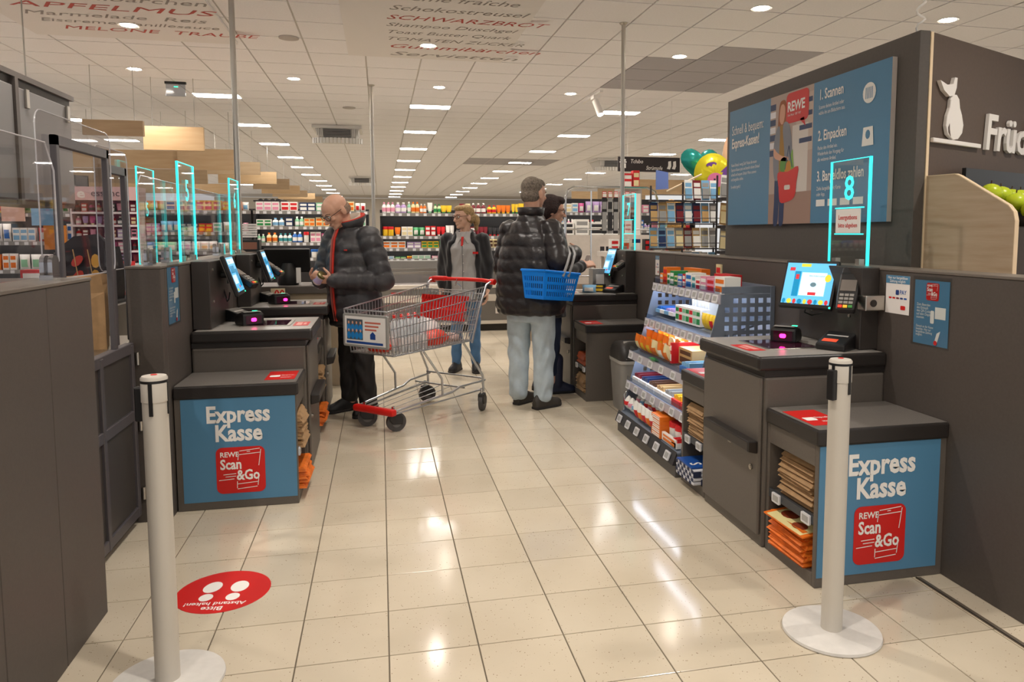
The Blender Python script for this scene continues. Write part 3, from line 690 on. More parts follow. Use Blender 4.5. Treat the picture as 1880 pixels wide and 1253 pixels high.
m = MB(); m.hexa([(-.6, .01, .126), (-.03, .01, .126), (-.03, LR-.01, .126), (-.6, LR-.01, .126)], [(-.6, .01, .14), (-.03, .01, .2), (-.03, LR-.01, .2), (-.6, LR-.01, .14)]); m.build('bottom_tray', RK, rack)
m = MB(); m.hexa([(-.6, 0, .07), (-.59, 0, .07), (-.59, LR, .07), (-.6, LR, .07)], [(-.625, 0, .075), (-.598, 0, .15), (-.598, LR, .15), (-.625, LR, .075)]); br = m.build('price_rail', mat('rail_dark2', '#3b3a3c', .4), rack)
for k in range(6): tag_obj((-.618, .09+k*.178, .108), (-.9, 0, .35), br, (.35, 0, .9), .07, .052)
m = MB(); m.tube([(-.5, LR-.05, .29), (-.56, LR-.05, .29), (-.575, LR-.05, .27), (-.575, LR-.05, .16)], .005); m.build('wire_guard', CHROME, rack)
def rk(v, u, z): return (XR-u, YR+v, z)
G = 'sweets on the snack rack'
FR = -math.pi/2       # product front (-y) turned to the aisle (-x)
# top shelf
w_ = 'on top of the snack rack'
seq = [('orange', 'white', .06, .075), ('orange', 'red', .075, .12), ('white', 'green', .05, .08), ('green', 'white', .075, .1), ('cream', 'green', .06, .07), ('blue', 'white', .08, .085), ('red', 'white', .05, .09), ('white', 'blue', .1, .1), ('white', 'teal', .06, .09), ('white', 'red', .07, .07), ('pink', 'white', .09, .09), ('pink', 'red', .11, .085), ('white', 'orange', .14, .1)]
v = LR-.03; used = set()
for c1, c2, w, h in seq:
    v -= w/2; put('carton', c1, c2, (w-.006, .1, h), rk(v, .26, 1.052), w_+', '+('far end' if v > .8 else 'near end' if v < .25 else 'middle part'), G, FR); v -= w/2
put('carton', 'orange', 'tan', (.3, .06, .115), rk(.82, .13, 1.052), 'lying long behind others on top of the snack rack', G, FR)
put('carton', 'red', 'pink', (.22, .08, .1), rk(.35, .13, 1.052), 'long pack at the back of the rack top', G, FR)
put('carton', 'cream', 'red', (.07, .012, .15), rk(.62, .06, 1.052), 'upright card at the back of the rack top', G, FR)
# second shelf
sl = math.atan2(.10, .37)
w_ = 'on rack shelf two'
def sz(i, u): z, uf, ti = shv[i]; return z+ti*(uf-u)/(uf-.03)+.003
for k in range(4): put('flatbox', 'white' if k % 2 else 'pale blue', 'blue' if k < 2 else 'lilac', (.075, .24, .045), rk(1.0-k*.08, .22, sz(1, .22)+.0), w_+', %s from the bin' % ORD[k+1], G, FR, 0, 0)
for k in range(7): put('carton', 'white', ('green', 'red', 'pale green')[k % 3], (.05, .07, .105), rk(.66-k*.055, .3, sz(1, .3)), w_+', %s in the white row' % ORD[k+1], G, FR+.1)
for k in range(6): put('carton', 'white', 'cream', (.006, .09, .14), rk(.62-k*.05, .2, sz(1, .2)), 'upright white card %s behind the gum packs of the snack rack' % ORD[k+1], G, FR)
for k in range(4): put('pouch', 'yellow', 'red' if k == 2 else 'yellow', (.085, .05, .1), rk(.24-k*.05, .31, sz(1, .31)), w_+', %s of the near end' % ORD[k+1], G, FR, .2)
# third shelf: orange bags
w_ = 'on rack shelf three'
n = 0
for r in range(4):
    for k in range(6):
        n += 1
        c = ('orange', 'yellow') if (r+k) % 4 else ('orange', 'cream')
        if k >= 3: c = ('cream', 'orange') if (r+k) % 2 else ('orange', 'white')
        put('pouch', c[0], c[1], (.105, .07, .125), rk(.985-k*.105+R_.uniform(-.012, .012), .45-r*.085, sz(2, .45-r*.085)+.005+r*.012), w_+', row %s, %s from the bin' % (ORD[r+1], ORD[k+1]), 'snack bags on the third rack shelf', FR+R_.uniform(-.15, .15), .35)
put('carton', 'tan', 'brown', (.2, .24, .1), rk(.27, .32, sz(2, .32)), 'display carton beside the orange bags of the snack rack', G, FR)
put('carton', 'red', 'white', (.02, .2, .13), rk(.4, .38, sz(2, .38)), 'upright beside the display carton of the snack rack', G, FR)
put('flatbox', 'blue', 'pale blue', (.13, .2, .07), rk(.1, .42, sz(2, .42)), 'at the near end of the third rack shelf', G, FR)
put('pouch', 'green', 'pale green', (.09, .03, .05), rk(.6, .49, sz(2, .49)), 'lying in front of the orange bags', G, FR, 1.2)
# fourth shelf: trays
w_ = 'on rack shelf four'
for k, (a, b) in enumerate((('white', 'dark red'), ('white', 'navy'), ('white', 'brown'), ('white', 'tan'), ('white', 'grey'), ('red', 'yellow'), ('red', 'cream'))):
    put('flatbox', a, b, (.13, .3, .075), rk(.97-k*.145, .36, sz(3, .36)-.012), w_+', %s from the bin' % ORD[k+1], G, FR, -.0)
# bottom tray
w_ = 'in the rack bottom tray'
n = 0
for r in range(3):
    for k in range(4):
        n += 1; put('egg', 'white', ('red', 'pink', 'pale blue')[(r+k) % 3], (.074, .074, .1), rk(1.0-k*.078-(r % 2)*.03, .545-r*.078, .165+r*.02), 'row %s, %s from the bin' % (ORD[r+1], ORD[k+1]), 'chocolate eggs in the snack rack', FR)
for r in range(2):
    for k in range(5): put('pouch', 'white', 'orange' if (k+r) % 2 else 'red', (.1, .07, .13), rk(.74-k*.075, .545-r*.1, .155+r*.03), w_+', row %s, %s beside the eggs' % (ORD[r+1], ORD[k+1]), G, FR+.2, .3)
for q in range(5): put('carton', 'orange', 'white', (.15, .1, .026), rk(.36, .54, .15+q*.027), w_+', layer %s of the stack' % ORD[q+1], G, FR)
for q in range(4): put('carton', 'orange', 'cream', (.15, .1, .026), rk(.38, .4, .17+q*.027), w_+', back stack layer %s' % ORD[q+1], G, FR)
for q in range(4): put('carton', 'orange', 'red', (.13, .09, .03), rk(.63, .37, .185+q*.031), w_+', middle stack layer %s' % ORD[q+1], G, FR)
for k in range(3): put('jar', 'white', 'red', (.085, .085, .11), rk(.245-k*.09, .5, .155), w_+', %s of the row' % ORD[k+1], G, FR)
put('carton', 'white', 'orange', (.22, .02, .05), rk(.17, .57, .15), 'low display card before the jars of the snack rack', G, FR)
for k in range(3): put('flatbox', 'white', 'pale blue' if k else 'red', (.075, .16, .06), rk(.09-.0*k, .5-k*.12, .152+.02*k), w_+', near end, %s one' % ORD[k+1], G, FR)

# ------------------------------------------------------------------ swing bin
b = thing('swing_bin', 'grey plastic swing bin beside the snack rack', 'bin', (1.93, .78, 0))
def rr_ring(w, d, z, r=.05): return [(p[0], p[1], z) for p in rrect(w, d, r, 4)]
def loft(m, rings, cap0=True, cap1=True, smooth=True):
    n = len(rings[0]); vs = [p for q in rings for p in q]; fs = []
    for i in range(len(rings)-1):
        for k in range(n): fs.append((i*n+k, i*n+(k+1) % n, (i+1)*n+(k+1) % n, (i+1)*n+k))
    if cap0: fs.append(tuple(range(n))[::-1])
    if cap1: fs.append(tuple((len(rings)-1)*n+k for k in range(n)))
    m.add(vs, fs, smooth)
m = MB(); loft(m, [rr_ring(.2, .26, 0), rr_ring(.21, .27, .02), rr_ring(.245, .33, .4)]); m.build('bucket', mat('bin_grey', '#95928d', .5, noise=.08), b)
m = MB(); loft(m, [rr_ring(.255, .34, .385), rr_ring(.26, .345, .41)]); m.build('bin_liner', mat('liner', '#bdbab4', .4, bump=.6, bscale=40), b)
m = MB(); loft(m, [rr_ring(.25, .335, .41), rr_ring(.25, .335, .45), rr_ring(.24, .3, .5), rr_ring(.2, .22, .535, .04), rr_ring(.1, .12, .55, .03)]); m.build('lid', mat('bin_lid', '#34312f', .4), b)
m = MB(); m.add([(-.085, -.166, .425), (.085, -.166, .425), (.085, -.12, .52), (-.085, -.12, .52), (.07, -.05, .552), (-.07, -.05, .552)], [(0, 1, 2, 3), (3, 2, 4, 5)], True); m.build('flap', mat('bin_flap', '#a39e98', .4), b, solid=.004)

# ------------------------------------------------------------------ barrier posts
def barrier(x, y, rz, label):
    t = thing('barrier_post', label, 'barrier post', (x, y, 0), rz)
    MB().lathe([(.165, 0), (.168, .004), (.166, .012), (.05, .016)], 48).build('base', mat('post_base', '#d8d4ce', .5, .0, noise=.05, nscale=30), t)
    MB().lathe([(.036, .012), (.036, .935)], 28).build('tube', ALU, t)
    MB().lathe([(.038, .9), (.038, .972), (.034, .978), (.012, .98)], 28).build('collar', ALU, t)
    m = MB(); m.lathe([(.0385, .958), (.0385, .966)], 28); m.build('black_ring', BLACKP, t)
    for a in range(4):
        m = MB(); m.T = Matrix.Rotation(a*math.pi/2, 4, 'Z'); m.box(-.0055, .0055, -.0395, -.036, .86, .958); m.build('belt_slot', BLACKP, t)
    m = MB(); m.box(-.055, -.03, -.014, .014, .84, .945); m.build('belt_clip', BLACKP, t, bevel=.004)
    m = MB(); m.lathe([(.01, .9805), (.009, .982)], 12); m.build('cap_mark', RED, t)
    return t
barrier(-.68, -2.4, -.05, 'silver barrier post at the left beside the red floor sticker')
barrier(1.53, -2.59, .35, 'silver barrier post at the right before the blue bagging table')

# ------------------------------------------------------------------ floor sticker (readable from the far side)
st = thing('floor_sticker', 'round red floor sticker with white footprints and lettering', 'floor sticker', (-.632, -1.80, 0), math.pi-.12)
m = MB(); m.lathe([(.176, .0), (.176, .0012)], 48, smooth=False); m.build('disc', RED, st)
for sx in (-1, 1):
    m = MB(); e = .0016
    m.flatpoly(ellpoly(.034, .047, 20, sx*.052, .035, sx*.12), (0, 0, e), (1, 0, 0), (0, 1, 0)); m.flatpoly(ellpoly(.026, .03, 16, sx*.05, -.05), (0, 0, e), (1, 0, 0), (0, 1, 0))
    m.T = Matrix.Rotation(math.pi, 4, 'Z'); m.v = [tuple(m.T @ Vector(p)) for p in m.v]; m.T = None
    m.build('footprint', WHITE, st, recalc=False)
m = MB(); m.text('Bitte', (0, .125, e), (1, 0, 0), (0, 1, 0), .042, .015, 1, 'C'); m.text('Abstand halten!', (0, .09, e), (1, 0, 0), (0, 1, 0), .036, .015, 1, 'C'); m.build('lettering', WHITE, st, recalc=False)

# ------------------------------------------------------------------ lane number signs of edge-lit acrylic
def lane_sign(x, y0, y1, z0, z1, num, label, facing, paper=False):
    t = thing('lane_sign', label, 'lane sign', (x, (y0+y1)/2, z0)); h = z1-z0; w = (y1-y0)/2
    MB().box(-.004, .004, -w, w, 0, h).build('plate', GLASSD, t)
    for (a, b_, c, d) in ((-w, -w+.012, 0, h), (w-.005, w, 0, h), (-w, w, h-.003, h)):
        MB().box(-.0055, .0055, a, b_, c, d).build('edge', CYAN, t)
    s = -1 if facing < 0 else 1; u = Vector((0, -1, 0)) if s < 0 else Vector((0, 1, 0)); wv = Vector((0, 0, 1))
    m = MB(); m.text(num, (s*.006, 0, h*.62), u, wv, .17, .012, 1, 'C'); m.build('number', CYAN, t, recalc=False)
    if paper:
        m = MB(); m.box(s*.006-.0015, s*.006+.0015, -.1, .1, h*.3, h*.53); m.cur = 1; e = s*.009
        m.text('Leergutbons', (e, 0, h*.43), u, wv, .034, .006, .9, 'C'); m.text('bitte abgeben', (e, 0, h*.355), u, wv, .032, .006, .9, 'C'); m.build('paper_note', [PAPER, RED], t, recalc=False)
        for q in (.285, .535): MB().box(-.007, .007, -.11, .11, h*q, h*(q+.012)).build('note_holder', CYAN, t)
    for q in (-w*.6, w*.6): MB().box(-.014, .014, q-.016, q+.016, 0, .03).build('foot_clamp', STEEL, t)
    return t
lane_sign(2.30, -1.655, -1.33, 1.25, 1.775, '8', 'edge-lit glass sign with number 8 and a white note', -1, True)
lane_sign(2.30, 1.73, 2.09, 1.25, 1.77, '7', 'edge-lit glass sign with number 7 beside the right steel pole', -1, True)
lane_sign(-1.08, -.385, -.02, 1.25, 1.80, '5', 'edge-lit glass sign with number 5 on the left partition', 1)
lane_sign(-1.08, 1.05, 1.41, 1.25, 1.81, '6', 'edge-lit glass sign with number 6 beside the left steel pole', 1)
lane_sign(-2.0, 2.1, 2.6, .88, 1.97, '5', 'edge-lit glass sign far behind the left partition, seen through the screens', 1)

# ------------------------------------------------------------------ steel poles
def pole(name, x, y, z0, z1, r, label):
    t = thing(name, label, 'pole', (x, y, z0)); MB().cyl((0, 0, 0), (0, 0, z1-z0), r, n=16).build('tube', STEEL, t)
    MB().lathe([(r*2.1, 0), (r*2.1, .006), (r*1.2, .02)], 16).build('foot_plate', STEEL, t); MB().lathe([(r*1.2, z1-z0-.02), (r*2.1, z1-z0-.004), (r*2.1, z1-z0)], 16).build('ceiling_plate', STEEL, t)
pole('steel_pole', 2.31, 2.15, 0, HC-.001, .02, 'steel pole reaching the ceiling at the end of the right partition')
pole('steel_pole', -1.1, 1.53, 1.25, HC-.001, .022, 'steel pole rising from the left partition to the ceiling')
pole('steel_pole', -.085, 5.75, 0, HC-.001, .024, 'steel pole behind the bald shopper beside the freezer')

# ------------------------------------------------------------------ notices on the walls
def notice_plane(name, label, o, u, w, W, H, base, film=True):
    t = thing(name, label, 'notice', o); u, w = Vector(u), Vector(w); n = u.cross(w)
    m = MB(); m.prism([(-W/2, -H/2), (W/2, -H/2), (W/2, H/2), (-W/2, H/2)], n*.001, u, w, n*.001); m.build('sheet', base, t)
    return t, u, w, n
def card_sheet(label, o, u, w, W, H):
    t, u, w, n = notice_plane('payment_notice', label, o, u, w, W, H, PAPER)
    e = n*.003
    m = MB(); m.flatpoly([(-W/2, H*.29), (W/2, H*.29), (W/2, H/2), (-W/2, H/2)], e, u, w); m.build('header', BLUEP, t, recalc=False)
    m = MB(); m.text('Hier nur bargeldlose', e*1.4+w*(H*.41), u, w, W*.105, .012, .95, 'C'); m.text('Zahlung möglich', e*1.4+w*(H*.32), u, w, W*.105, .012, .95, 'C'); m.build('lettering', WHITE, t, recalc=False)
    m = MB(); m.flatpoly(rrect(W*.14, H*.13, .004, 2, -W*.0, H*.06), e, u, w); m.cur = 1; m.text('PAY', e+u*(W*.1)+w*(H*.02), u, w, W*.17, .015, .9)
    m.cur = 0
    for k in range(5): m.cur = (2, 2, 3, 0, 1)[k]; m.flatpoly(rrect(W*.12, H*.045, .002, 1, -W*.3+k*W*.16, -H*.09), e, u, w)
    m.cur = 2; m.flatpoly(rrect(W*.2, H*.11, .005, 3, W*.25, -H*.33), e, u, w); m.build('card_marks', [mat('pay_navy', '#27407e', .4), mat('pay_blue', '#2a5ca8', .4), RED, mat('pay_maroon', '#7a2433', .4)], t, recalc=False)
    return t
card_sheet('white payment notice with blue header on the right partition', (XR, -1.96, 1.135), (0, -1, 0), (0, 0, 1), .155, .17)
card_sheet('small white payment notice behind the far right self-checkout', (XR, .98, 1.14), (0, -1, 0), (0, 0, 1), .085, .16)
def scan_sheet(label, o, u, w, W, H):
    t, u, w, n = notice_plane('scan_notice', label, o, u, w, W, H, BLUEP); e = n*.003
    m = MB(); m.prism([(-W*.55, -H*.53), (W*.55, -H*.53), (W*.56, H*.56), (-W*.54, H*.56)], n*.0042, u, w, n*.0008); m.build('film', FILM, t)
    scan_go_logo(t, Vector(u)*(W*.03)+w*(H*.33)+n*.001, u, w, W*.36)
    m = MB()
    for k, s_ in enumerate(('Zum Beenden', 'des Einkaufs', 'den QR-Code', 'auf dem Display', 'scannen.')): m.text(s_, e-u*(W*.42)+w*(H*(.1-k*.05)), u, w, W*.078, .006, .9)
    for k, s_ in enumerate(('Danach an der Kasse', 'bezahlen. Hier nur', 'bargeldlose Zahlung', 'möglich.')): m.text(s_, e-u*(W*.42)+w*(H*(-.24-k*.045)), u, w, W*.07, .006, .85)
    m.flatpoly([(W*.12, -H*.08), (W*.42, -H*.08), (W*.42, H*.1), (W*.12, H*.1)], e, u, w); m.flatpoly(rrect(W*.11, H*.2, .006, 3, W*.05, -H*.06), e*1.3, u, w)
    m.flatpoly([(W*.2, -H*.3), (W*.3, -H*.26), (W*.22, -H*.44), (W*.12, -H*.48)], e*1.3, u, w); m.cur = 1; m.flatpoly(ellpoly(W*.05, W*.05, 12, W*.17, -H*.45), e*1.6, u, w)
    m.build('print', [WHITE, RED], t, recalc=False); return t
scan_sheet('laminated blue scan instruction sheet on the right partition', (XR, -2.17, 1.075), (0, -1, 0), (0, 0, 1), .2, .27)
scan_sheet('curled blue scan instruction sheet on the left partition', (-1.03, -.76, 1.1), (0, 1, 0), (0, 0, 1), .2, .29)

# ------------------------------------------------------------------ acrylic screens and gate at the left
def clamp(x, y, z, label, big=1.):
    t = thing('glass_clamp', label, 'clamp', (x, y, z)); k = big
    for s in (-1, 1):
        MB().prism(rrect(.05*k, .07*k, .02*k, 4, 0, .037*k), (s*.011*k-.006*k, 0, 0), (0, 1, 0), (0, 0, 1), (.012*k, 0, 0)).build('jaw', CHROME, t)
    MB().box(-.018*k, .018*k, -.026*k, .026*k, 0, .014*k).build('foot', CHROME, t)
for k, (x, y, lb) in enumerate(((-1.1, -2.0, 'on the near left counter'), (-1.1, -.87, 'at the near end of the left partition'), (-1.12, -.5, 'on the left partition beside sign five'), (-1.12, .75, 'on the left partition before sign six'), (-1.12, .92, 'on the left partition right before sign six'))):
    clamp(x, y, 1.25, 'chrome glass clamp '+lb, 1.15)
o = MB().prism([(-4.1, 0), (-1.99, 0), (-1.93, .05), (-1.93, .36), (-1.99, .45), (-4.1, .45)], (-1.1, 0, 1.262), (0, 1, 0), (0, 0, 1), (.006, 0, 0)).build('acrylic_screen', GLASS); tag(o, 'clear acrylic screen clamped on the near left counter', 'screen'); MB().tube([(-1.097, -4.1, 1.712), (-1.097, -1.99, 1.712), (-1.097, -1.93, 1.622), (-1.097, -1.93, 1.312), (-1.097, -1.99, 1.262)], .003, 6).build('polished_edge', mat('acrylic_edge', '#c9c8cc', .15, spec=.8), o)
o = MB().prism([(-.95, 0), (1.5, 0), (1.5, .42), (-.9, .42), (-.95, .37)], (-1.12, 0, 1.262), (0, 1, 0), (0, 0, 1), (.006, 0, 0)).build('acrylic_screen', GLASS); MB().tube([(-1.117, -.95, 1.262), (-1.117, -.95, 1.632), (-1.117, -.9, 1.682), (-1.117, 1.5, 1.682), (-1.117, 1.5, 1.262)], .003, 6).build('polished_edge', mat('acrylic_edge', '#c9c8cc', .15, spec=.8), o); tag(o, 'long clear acrylic screen on the left partition behind signs five and six', 'screen')
FRM = mat('frame_dark', '#4e4a4d', .4)
gt = thing('swing_gate', 'dark framed swing gate between the left counter and partition', 'gate', (-1.17, -1.86, 0))
MB().box(-.015, .005, .0, .87, .09, .86).build('gate_panel', mat('gate_panel', '#3f3b38', .45), gt)
for z in (.05, .52, .84): MB().box(-.022, .016, .0, .87, z, z+.05).build('rail', FRM, gt, bevel=.003, seg=1)
for v in (.0, .43, .83): MB().box(-.022, .018, v, v+.035, .05, .88).build('stile', FRM, gt, bevel=.003, seg=1)
for z in (.12, .46, .78): MB().cyl((.025, .885, z), (.025, .885, z+.06), .011, n=10).build('hinge', STEEL, gt)
def framed_screen(y0, y1, z0, z1, x, label):
    t = thing('framed_screen', label, 'screen', (x, y0, z0)); W = y1-y0; H = z1-z0
    MB().prism(rrect(W, H-.35, .05, 4, W/2, (H+.35)/2), (0, 0, 0), (0, 1, 0), (0, 0, 1), (.006, 0, 0)).build('acrylic_sheet', GLASS, t)
    pts_ = [(.003, p[0], p[1]) for p in rrect(W, H-.35, .05, 4, W/2, (H+.35)/2)]; MB().tube(pts_, .0025, 6, True).build('polished_edge', mat('acrylic_edge', '#c9c8cc', .15, spec=.8), t)
    for v in (.1, W-.13): MB().box(.007, .03, v, v+.03, 0, H-.08).build('frame_post', FRM, t, bevel=.003, seg=1)
    MB().box(.007, .03, .1, W-.1, H-.12, H-.08).build('frame_bar', FRM, t, bevel=.003, seg=1)
    return t
framed_screen(-1.83, -1.08, .885, 1.85, -1.19, 'dark framed acrylic screen above the swing gate, nearer one')
framed_screen(-1.16, -.72, .885, 1.8, -1.23, 'dark framed acrylic screen beside the left partition end')
framed_screen(-2.9, -2.0, .885, 1.9, -1.3, 'dark framed acrylic screen at the left edge of the picture')
# staffed till behind the gate
tl = thing('till_counter', 'staffed till counter with steel top behind the swing gate', 'counter', (-1.75, -1.6, 0))
MB().box(-.5, .48, -.26, 1.13, 0, .82).build('body', DARK, tl, bevel=.004)
MB().box(-.5, .5, -.26, 1.13, .82, .86).build('steel_top', STEEL, tl, bevel=.004)
MB().box(-.5, -.42, -.26, 1.13, .86, 1.02).build('rear_edge', mat('till_edge', '#d8d6d4', .4), tl, bevel=.004)
MB().box(-.1, .3, .5, 1.0, .86, .9).build('belt_plate', mat('belt_black', '#232223', .6), tl)
pb = thing('paper_bag_standing', 'open brown paper bag standing behind the framed screen', 'paper bag', (-1.42, -.93, .86), .25)
m = MB(); loft(m, [[(-.13, -.08, 0), (.13, -.08, 0), (.13, .08, 0), (-.13, .08, 0)], [(-.14, -.085, .12), (.13, -.09, .12), (.135, .08, .12), (-.13, .085, .12)], [(-.15, -.05, .26), (.13, -.09, .27), (.14, .06, .26), (-.14, .06, .25)], [(-.13, -.02, .34), (.12, -.1, .36), (.15, .03, .35), (-.14, .03, .33)]], True, False, False); m.build('bag', KRAFT, pb, solid=.002)
m = MB(); m.prism(rrect(.05, .04, .015, 3), (-.06, -.0865, .08), (1, 0, 0), (0, 0, 1), (0, -.002, 0)); m.build('print', RED, pb)
m = MB(); m.lathe([(.03, 0), (.032, .01), (.032, .13), (.014, .18), (.014, .2)], 14); m.cur = 1; m.lathe([(.016, .2), (.016, .225)], 12); m.prism(rrect(.04, .03, .012, 3), (0, -.033, .09), (1, 0, 0), (0, 0, 1), (0, -.001, 0)); o = m.build('bottle', [WHITE, RED]); o.location = (-1.55, -1.18, .86); tag(o, 'white bottle with red mark on the steel till top', 'bottle')
# ------------------------------------------------------------------ big poster wall and fruit wall at the right
pw = thing('poster_wall', 'tall dark board wall carrying the blue express till poster', 'wall board', (2.6, -1.577, 0))
MB().box(0, .06, 0, 2.07, 0, 2.4).build('board', mat('board_charcoal', '#57514c', .5, noise=.06, nscale=60), pw, bevel=.002, seg=1)
MB().box(.06, .075, -.004, .02, 1.0, 2.395).build('edge_strip', WOODE, pw)
po = thing('wall_poster', 'blue express till poster with a shopper holding a red basket', 'poster', (2.598, -1.42, 1.467))
# plane: u runs to the camera (-y) as read left to right
PW, PH = 1.815, .84
def pq(m, ci, x0, x1, z0, z1, e): m.cur = ci; m.flatpoly([(x0, z0), (x1, z0), (x1, z1), (x0, z1)], (-e, 1.815, 0), (0, -1, 0), (0, 0, 1))
MB().box(-.028, 0, 0, PW, 0, PH).build('board', [mat('poster_edge', '#c9bfb8', .5)], po)
m = MB(); pq(m, 0, 0, PW, 0, PH, .0288); m.build('print_ground', BLUEP, po, recalc=False)
m = MB(); x0 = .60
pq(m, 0, x0, x0+.51, 0, PH, .0292); pq(m, 1, x0+.32, x0+.51, .45, .80, .0294); pq(m, 2, x0, x0+.51, 0, .2, .0294); pq(m, 3, x0+.28, x0+.46, .2, .62, .0295)
for k in range(7): pq(m, 4 if k % 2 else 5, x0+.0, x0+.07, .45+k*.05, .49+k*.05, .0296)
for k in range(4): pq(m, 5, x0+.36, x0+.5, .5+k*.08, .53+k*.08, .0297)
def pf(ci, poly, e=.0302): m.cur = ci; m.flatpoly([(x0+p[0], p[1]) for p in poly], (-e, 1.815, 0), (0, -1, 0), (0, 0, 1))
def sm(pts, n=4):                 # Catmull-Rom closed outline
    out = []; L = len(pts)
    for i in range(L):
        p0, p1, p2, p3 = pts[i-1], pts[i], pts[(i+1) % L], pts[(i+2) % L]
        for q in range(n):
            t = q/n; out.append(tuple(.5*((2*p1[c])+(-p0[c]+p2[c])*t+(2*p0[c]-5*p1[c]+4*p2[c]-p3[c])*t*t+(-p0[c]+3*p1[c]-3*p2[c]+p3[c])*t**3) for c in (0, 1)))
    return out
pf(6, sm([(.07, -.0), (.12, 0), (.135, .12), (.15, .31), (.08, .31), (.075, .15)]), .0301); pf(6, sm([(.14, 0), (.19, 0), (.2, .12), (.215, .31), (.135, .31), (.14, .14)]), .0302)
pf(10, sm([(.135, .79), (.17, .80), (.2, .77), (.205, .68), (.2, .58), (.17, .52), (.12, .5), (.1, .58), (.105, .7), (.115, .77)]), .0303)
pf(8, sm([(.11, .29), (.21, .29), (.205, .45), (.2, .62), (.16, .64), (.12, .62), (.105, .45)]), .0304)
pf(7, sm([(.18, .28), (.25, .3), (.285, .42), (.27, .55), (.235, .64), (.18, .655), (.165, .6), (.19, .45)]), .0306); pf(7, sm([(.07, .3), (.12, .3), (.125, .45), (.13, .62), (.095, .63), (.06, .55), (.05, .42)]), .0306)
pf(9, sm([(.12, .69), (.13, .76), (.16, .775), (.185, .75), (.185, .7), (.17, .655), (.15, .645), (.13, .66)]), .0307)
pf(10, sm([(.115, .7), (.12, .78), (.155, .8), (.195, .78), (.2, .7), (.188, .76), (.16, .78), (.128, .76)]), .0308)
pf(9, sm([(.06, .5), (.1, .47), (.17, .44), (.235, .43), (.235, .405), (.16, .41), (.08, .43), (.055, .46)]), .0309)
pf(12, sm([(.14, .36), (.15, .42), (.2, .43), (.24, .4), (.25, .34), (.18, .32)]), .0309); pf(13, sm([(.26, .34), (.27, .44), (.29, .47), (.3, .4), (.31, .34)]), .0309); pf(14, sm([(.2, .33), (.22, .39), (.26, .4), (.27, .33)]), .031)
pf(11, sm([(.115, .335), (.24, .335), (.36, .36), (.345, .26), (.325, .17), (.23, .14), (.15, .145), (.13, .24)], 3), .0312)
m.cur = 5
for q in ((.2, .35), (.285, .36)): pf(5, [(q[0], q[1]), (q[0]+.008, q[1]), (.248, .5), (.24, .5)], .0311)
pf(3, rrect(.07, .03, .01, 3, .235, .235), .0314)
pf(11, rrect(.26, .19, .035, 5, .33, .735), .0305); pf(11, [(.36, .65), (.43, .6), (.41, .66)], .0305)
m.build('photo_print', [flat('#b7a398'), flat('#c6b3a6'), flat('#a28476'), flat('#d8d0c8'), flat('#e8e6ea'), flat('#39486a'), flat('#27375f'), flat('#83868f'), flat('#a4792e'), flat('#d9a488'), flat('#9a5a32'), RED, flat('#5f9440'), flat('#7fae4a'), flat('#c9882e')], po, recalc=False)
m = MB(); U, W = (0, -1, 0), (0, 0, 1)
def pt(s, x, z, size, bold=0, sx=.8, sh=0):
    m = MB(); m.text(s, (-.0315, 1.815-x, z), U, W, size, bold, sx, 'L', sh); m.build('lettering_line', WHITE, po, recalc=False)
pt('REWE', x0+.215, .715, .085, .03, .9); pt('Dein Markt · SEIT 1927', x0+.22, .685, .019, 0, .85)
pt('Schnell & bequem:', .045, .66, .098, .0, .64); pt('Express-Kassen!', .045, .565, .098, .03, .64)
for k, s in enumerate(('Keine Einkauf, wenig Zeit? Nutze die neuen', 'Express-Kassen jetzt und bezahle deinen Einkauf', 'schnell und bequem. Einfach Ware scannen', 'und bargeldlos zahlen.')): pt(s, .045, .43-k*.035, .032, 0, .68)
pt('So einfach geht\'s!', .045, .27, .032, 0, .68)
for k, (h, l) in enumerate((('1. Scannen', ('Scanne deinen Artikel oder', 'wähle ihn am Bildschirm aus.')), ('2. Einpacken', ('Packe den Artikel ein.', 'Wiederhole den Vorgang für', 'alle weiteren Artikel.')), ('3. Bargeldlos zahlen', ('Zahle bargeldlos mit Karte', 'oder App.')))):
    pt(h, 1.17, .73-k*.24, .085, .02, .66)
    for q, s in enumerate(l): pt(s, 1.17, .675-k*.24-q*.034, .032, 0, .7)
def pi_(poly, mm=WHITE, e=.0315, nm='icon'): m = MB(); m.flatpoly(poly, (-e, 1.815, 0), U, W); m.build(nm, mm, po, recalc=False)
pi_(ellpoly(.055, .055, 20, 1.64, .69)); pi_([(1.59, .41), (1.69, .41), (1.68, .51), (1.60, .51)])
for k in range(4): pi_([(1.17+k*.12, .1), (1.26+k*.12, .1), (1.26+k*.12, .14), (1.17+k*.12, .14)])
for k in range(5): pi_([(1.61+k*.013, .66), (1.616+k*.013, .66), (1.616+k*.013, .72), (1.61+k*.013, .72)], BLUEP, .032, 'icon_mark')
pi_(ellpoly(.02, .025, 12, 1.64, .47), BLUEP, .032, 'icon_mark')
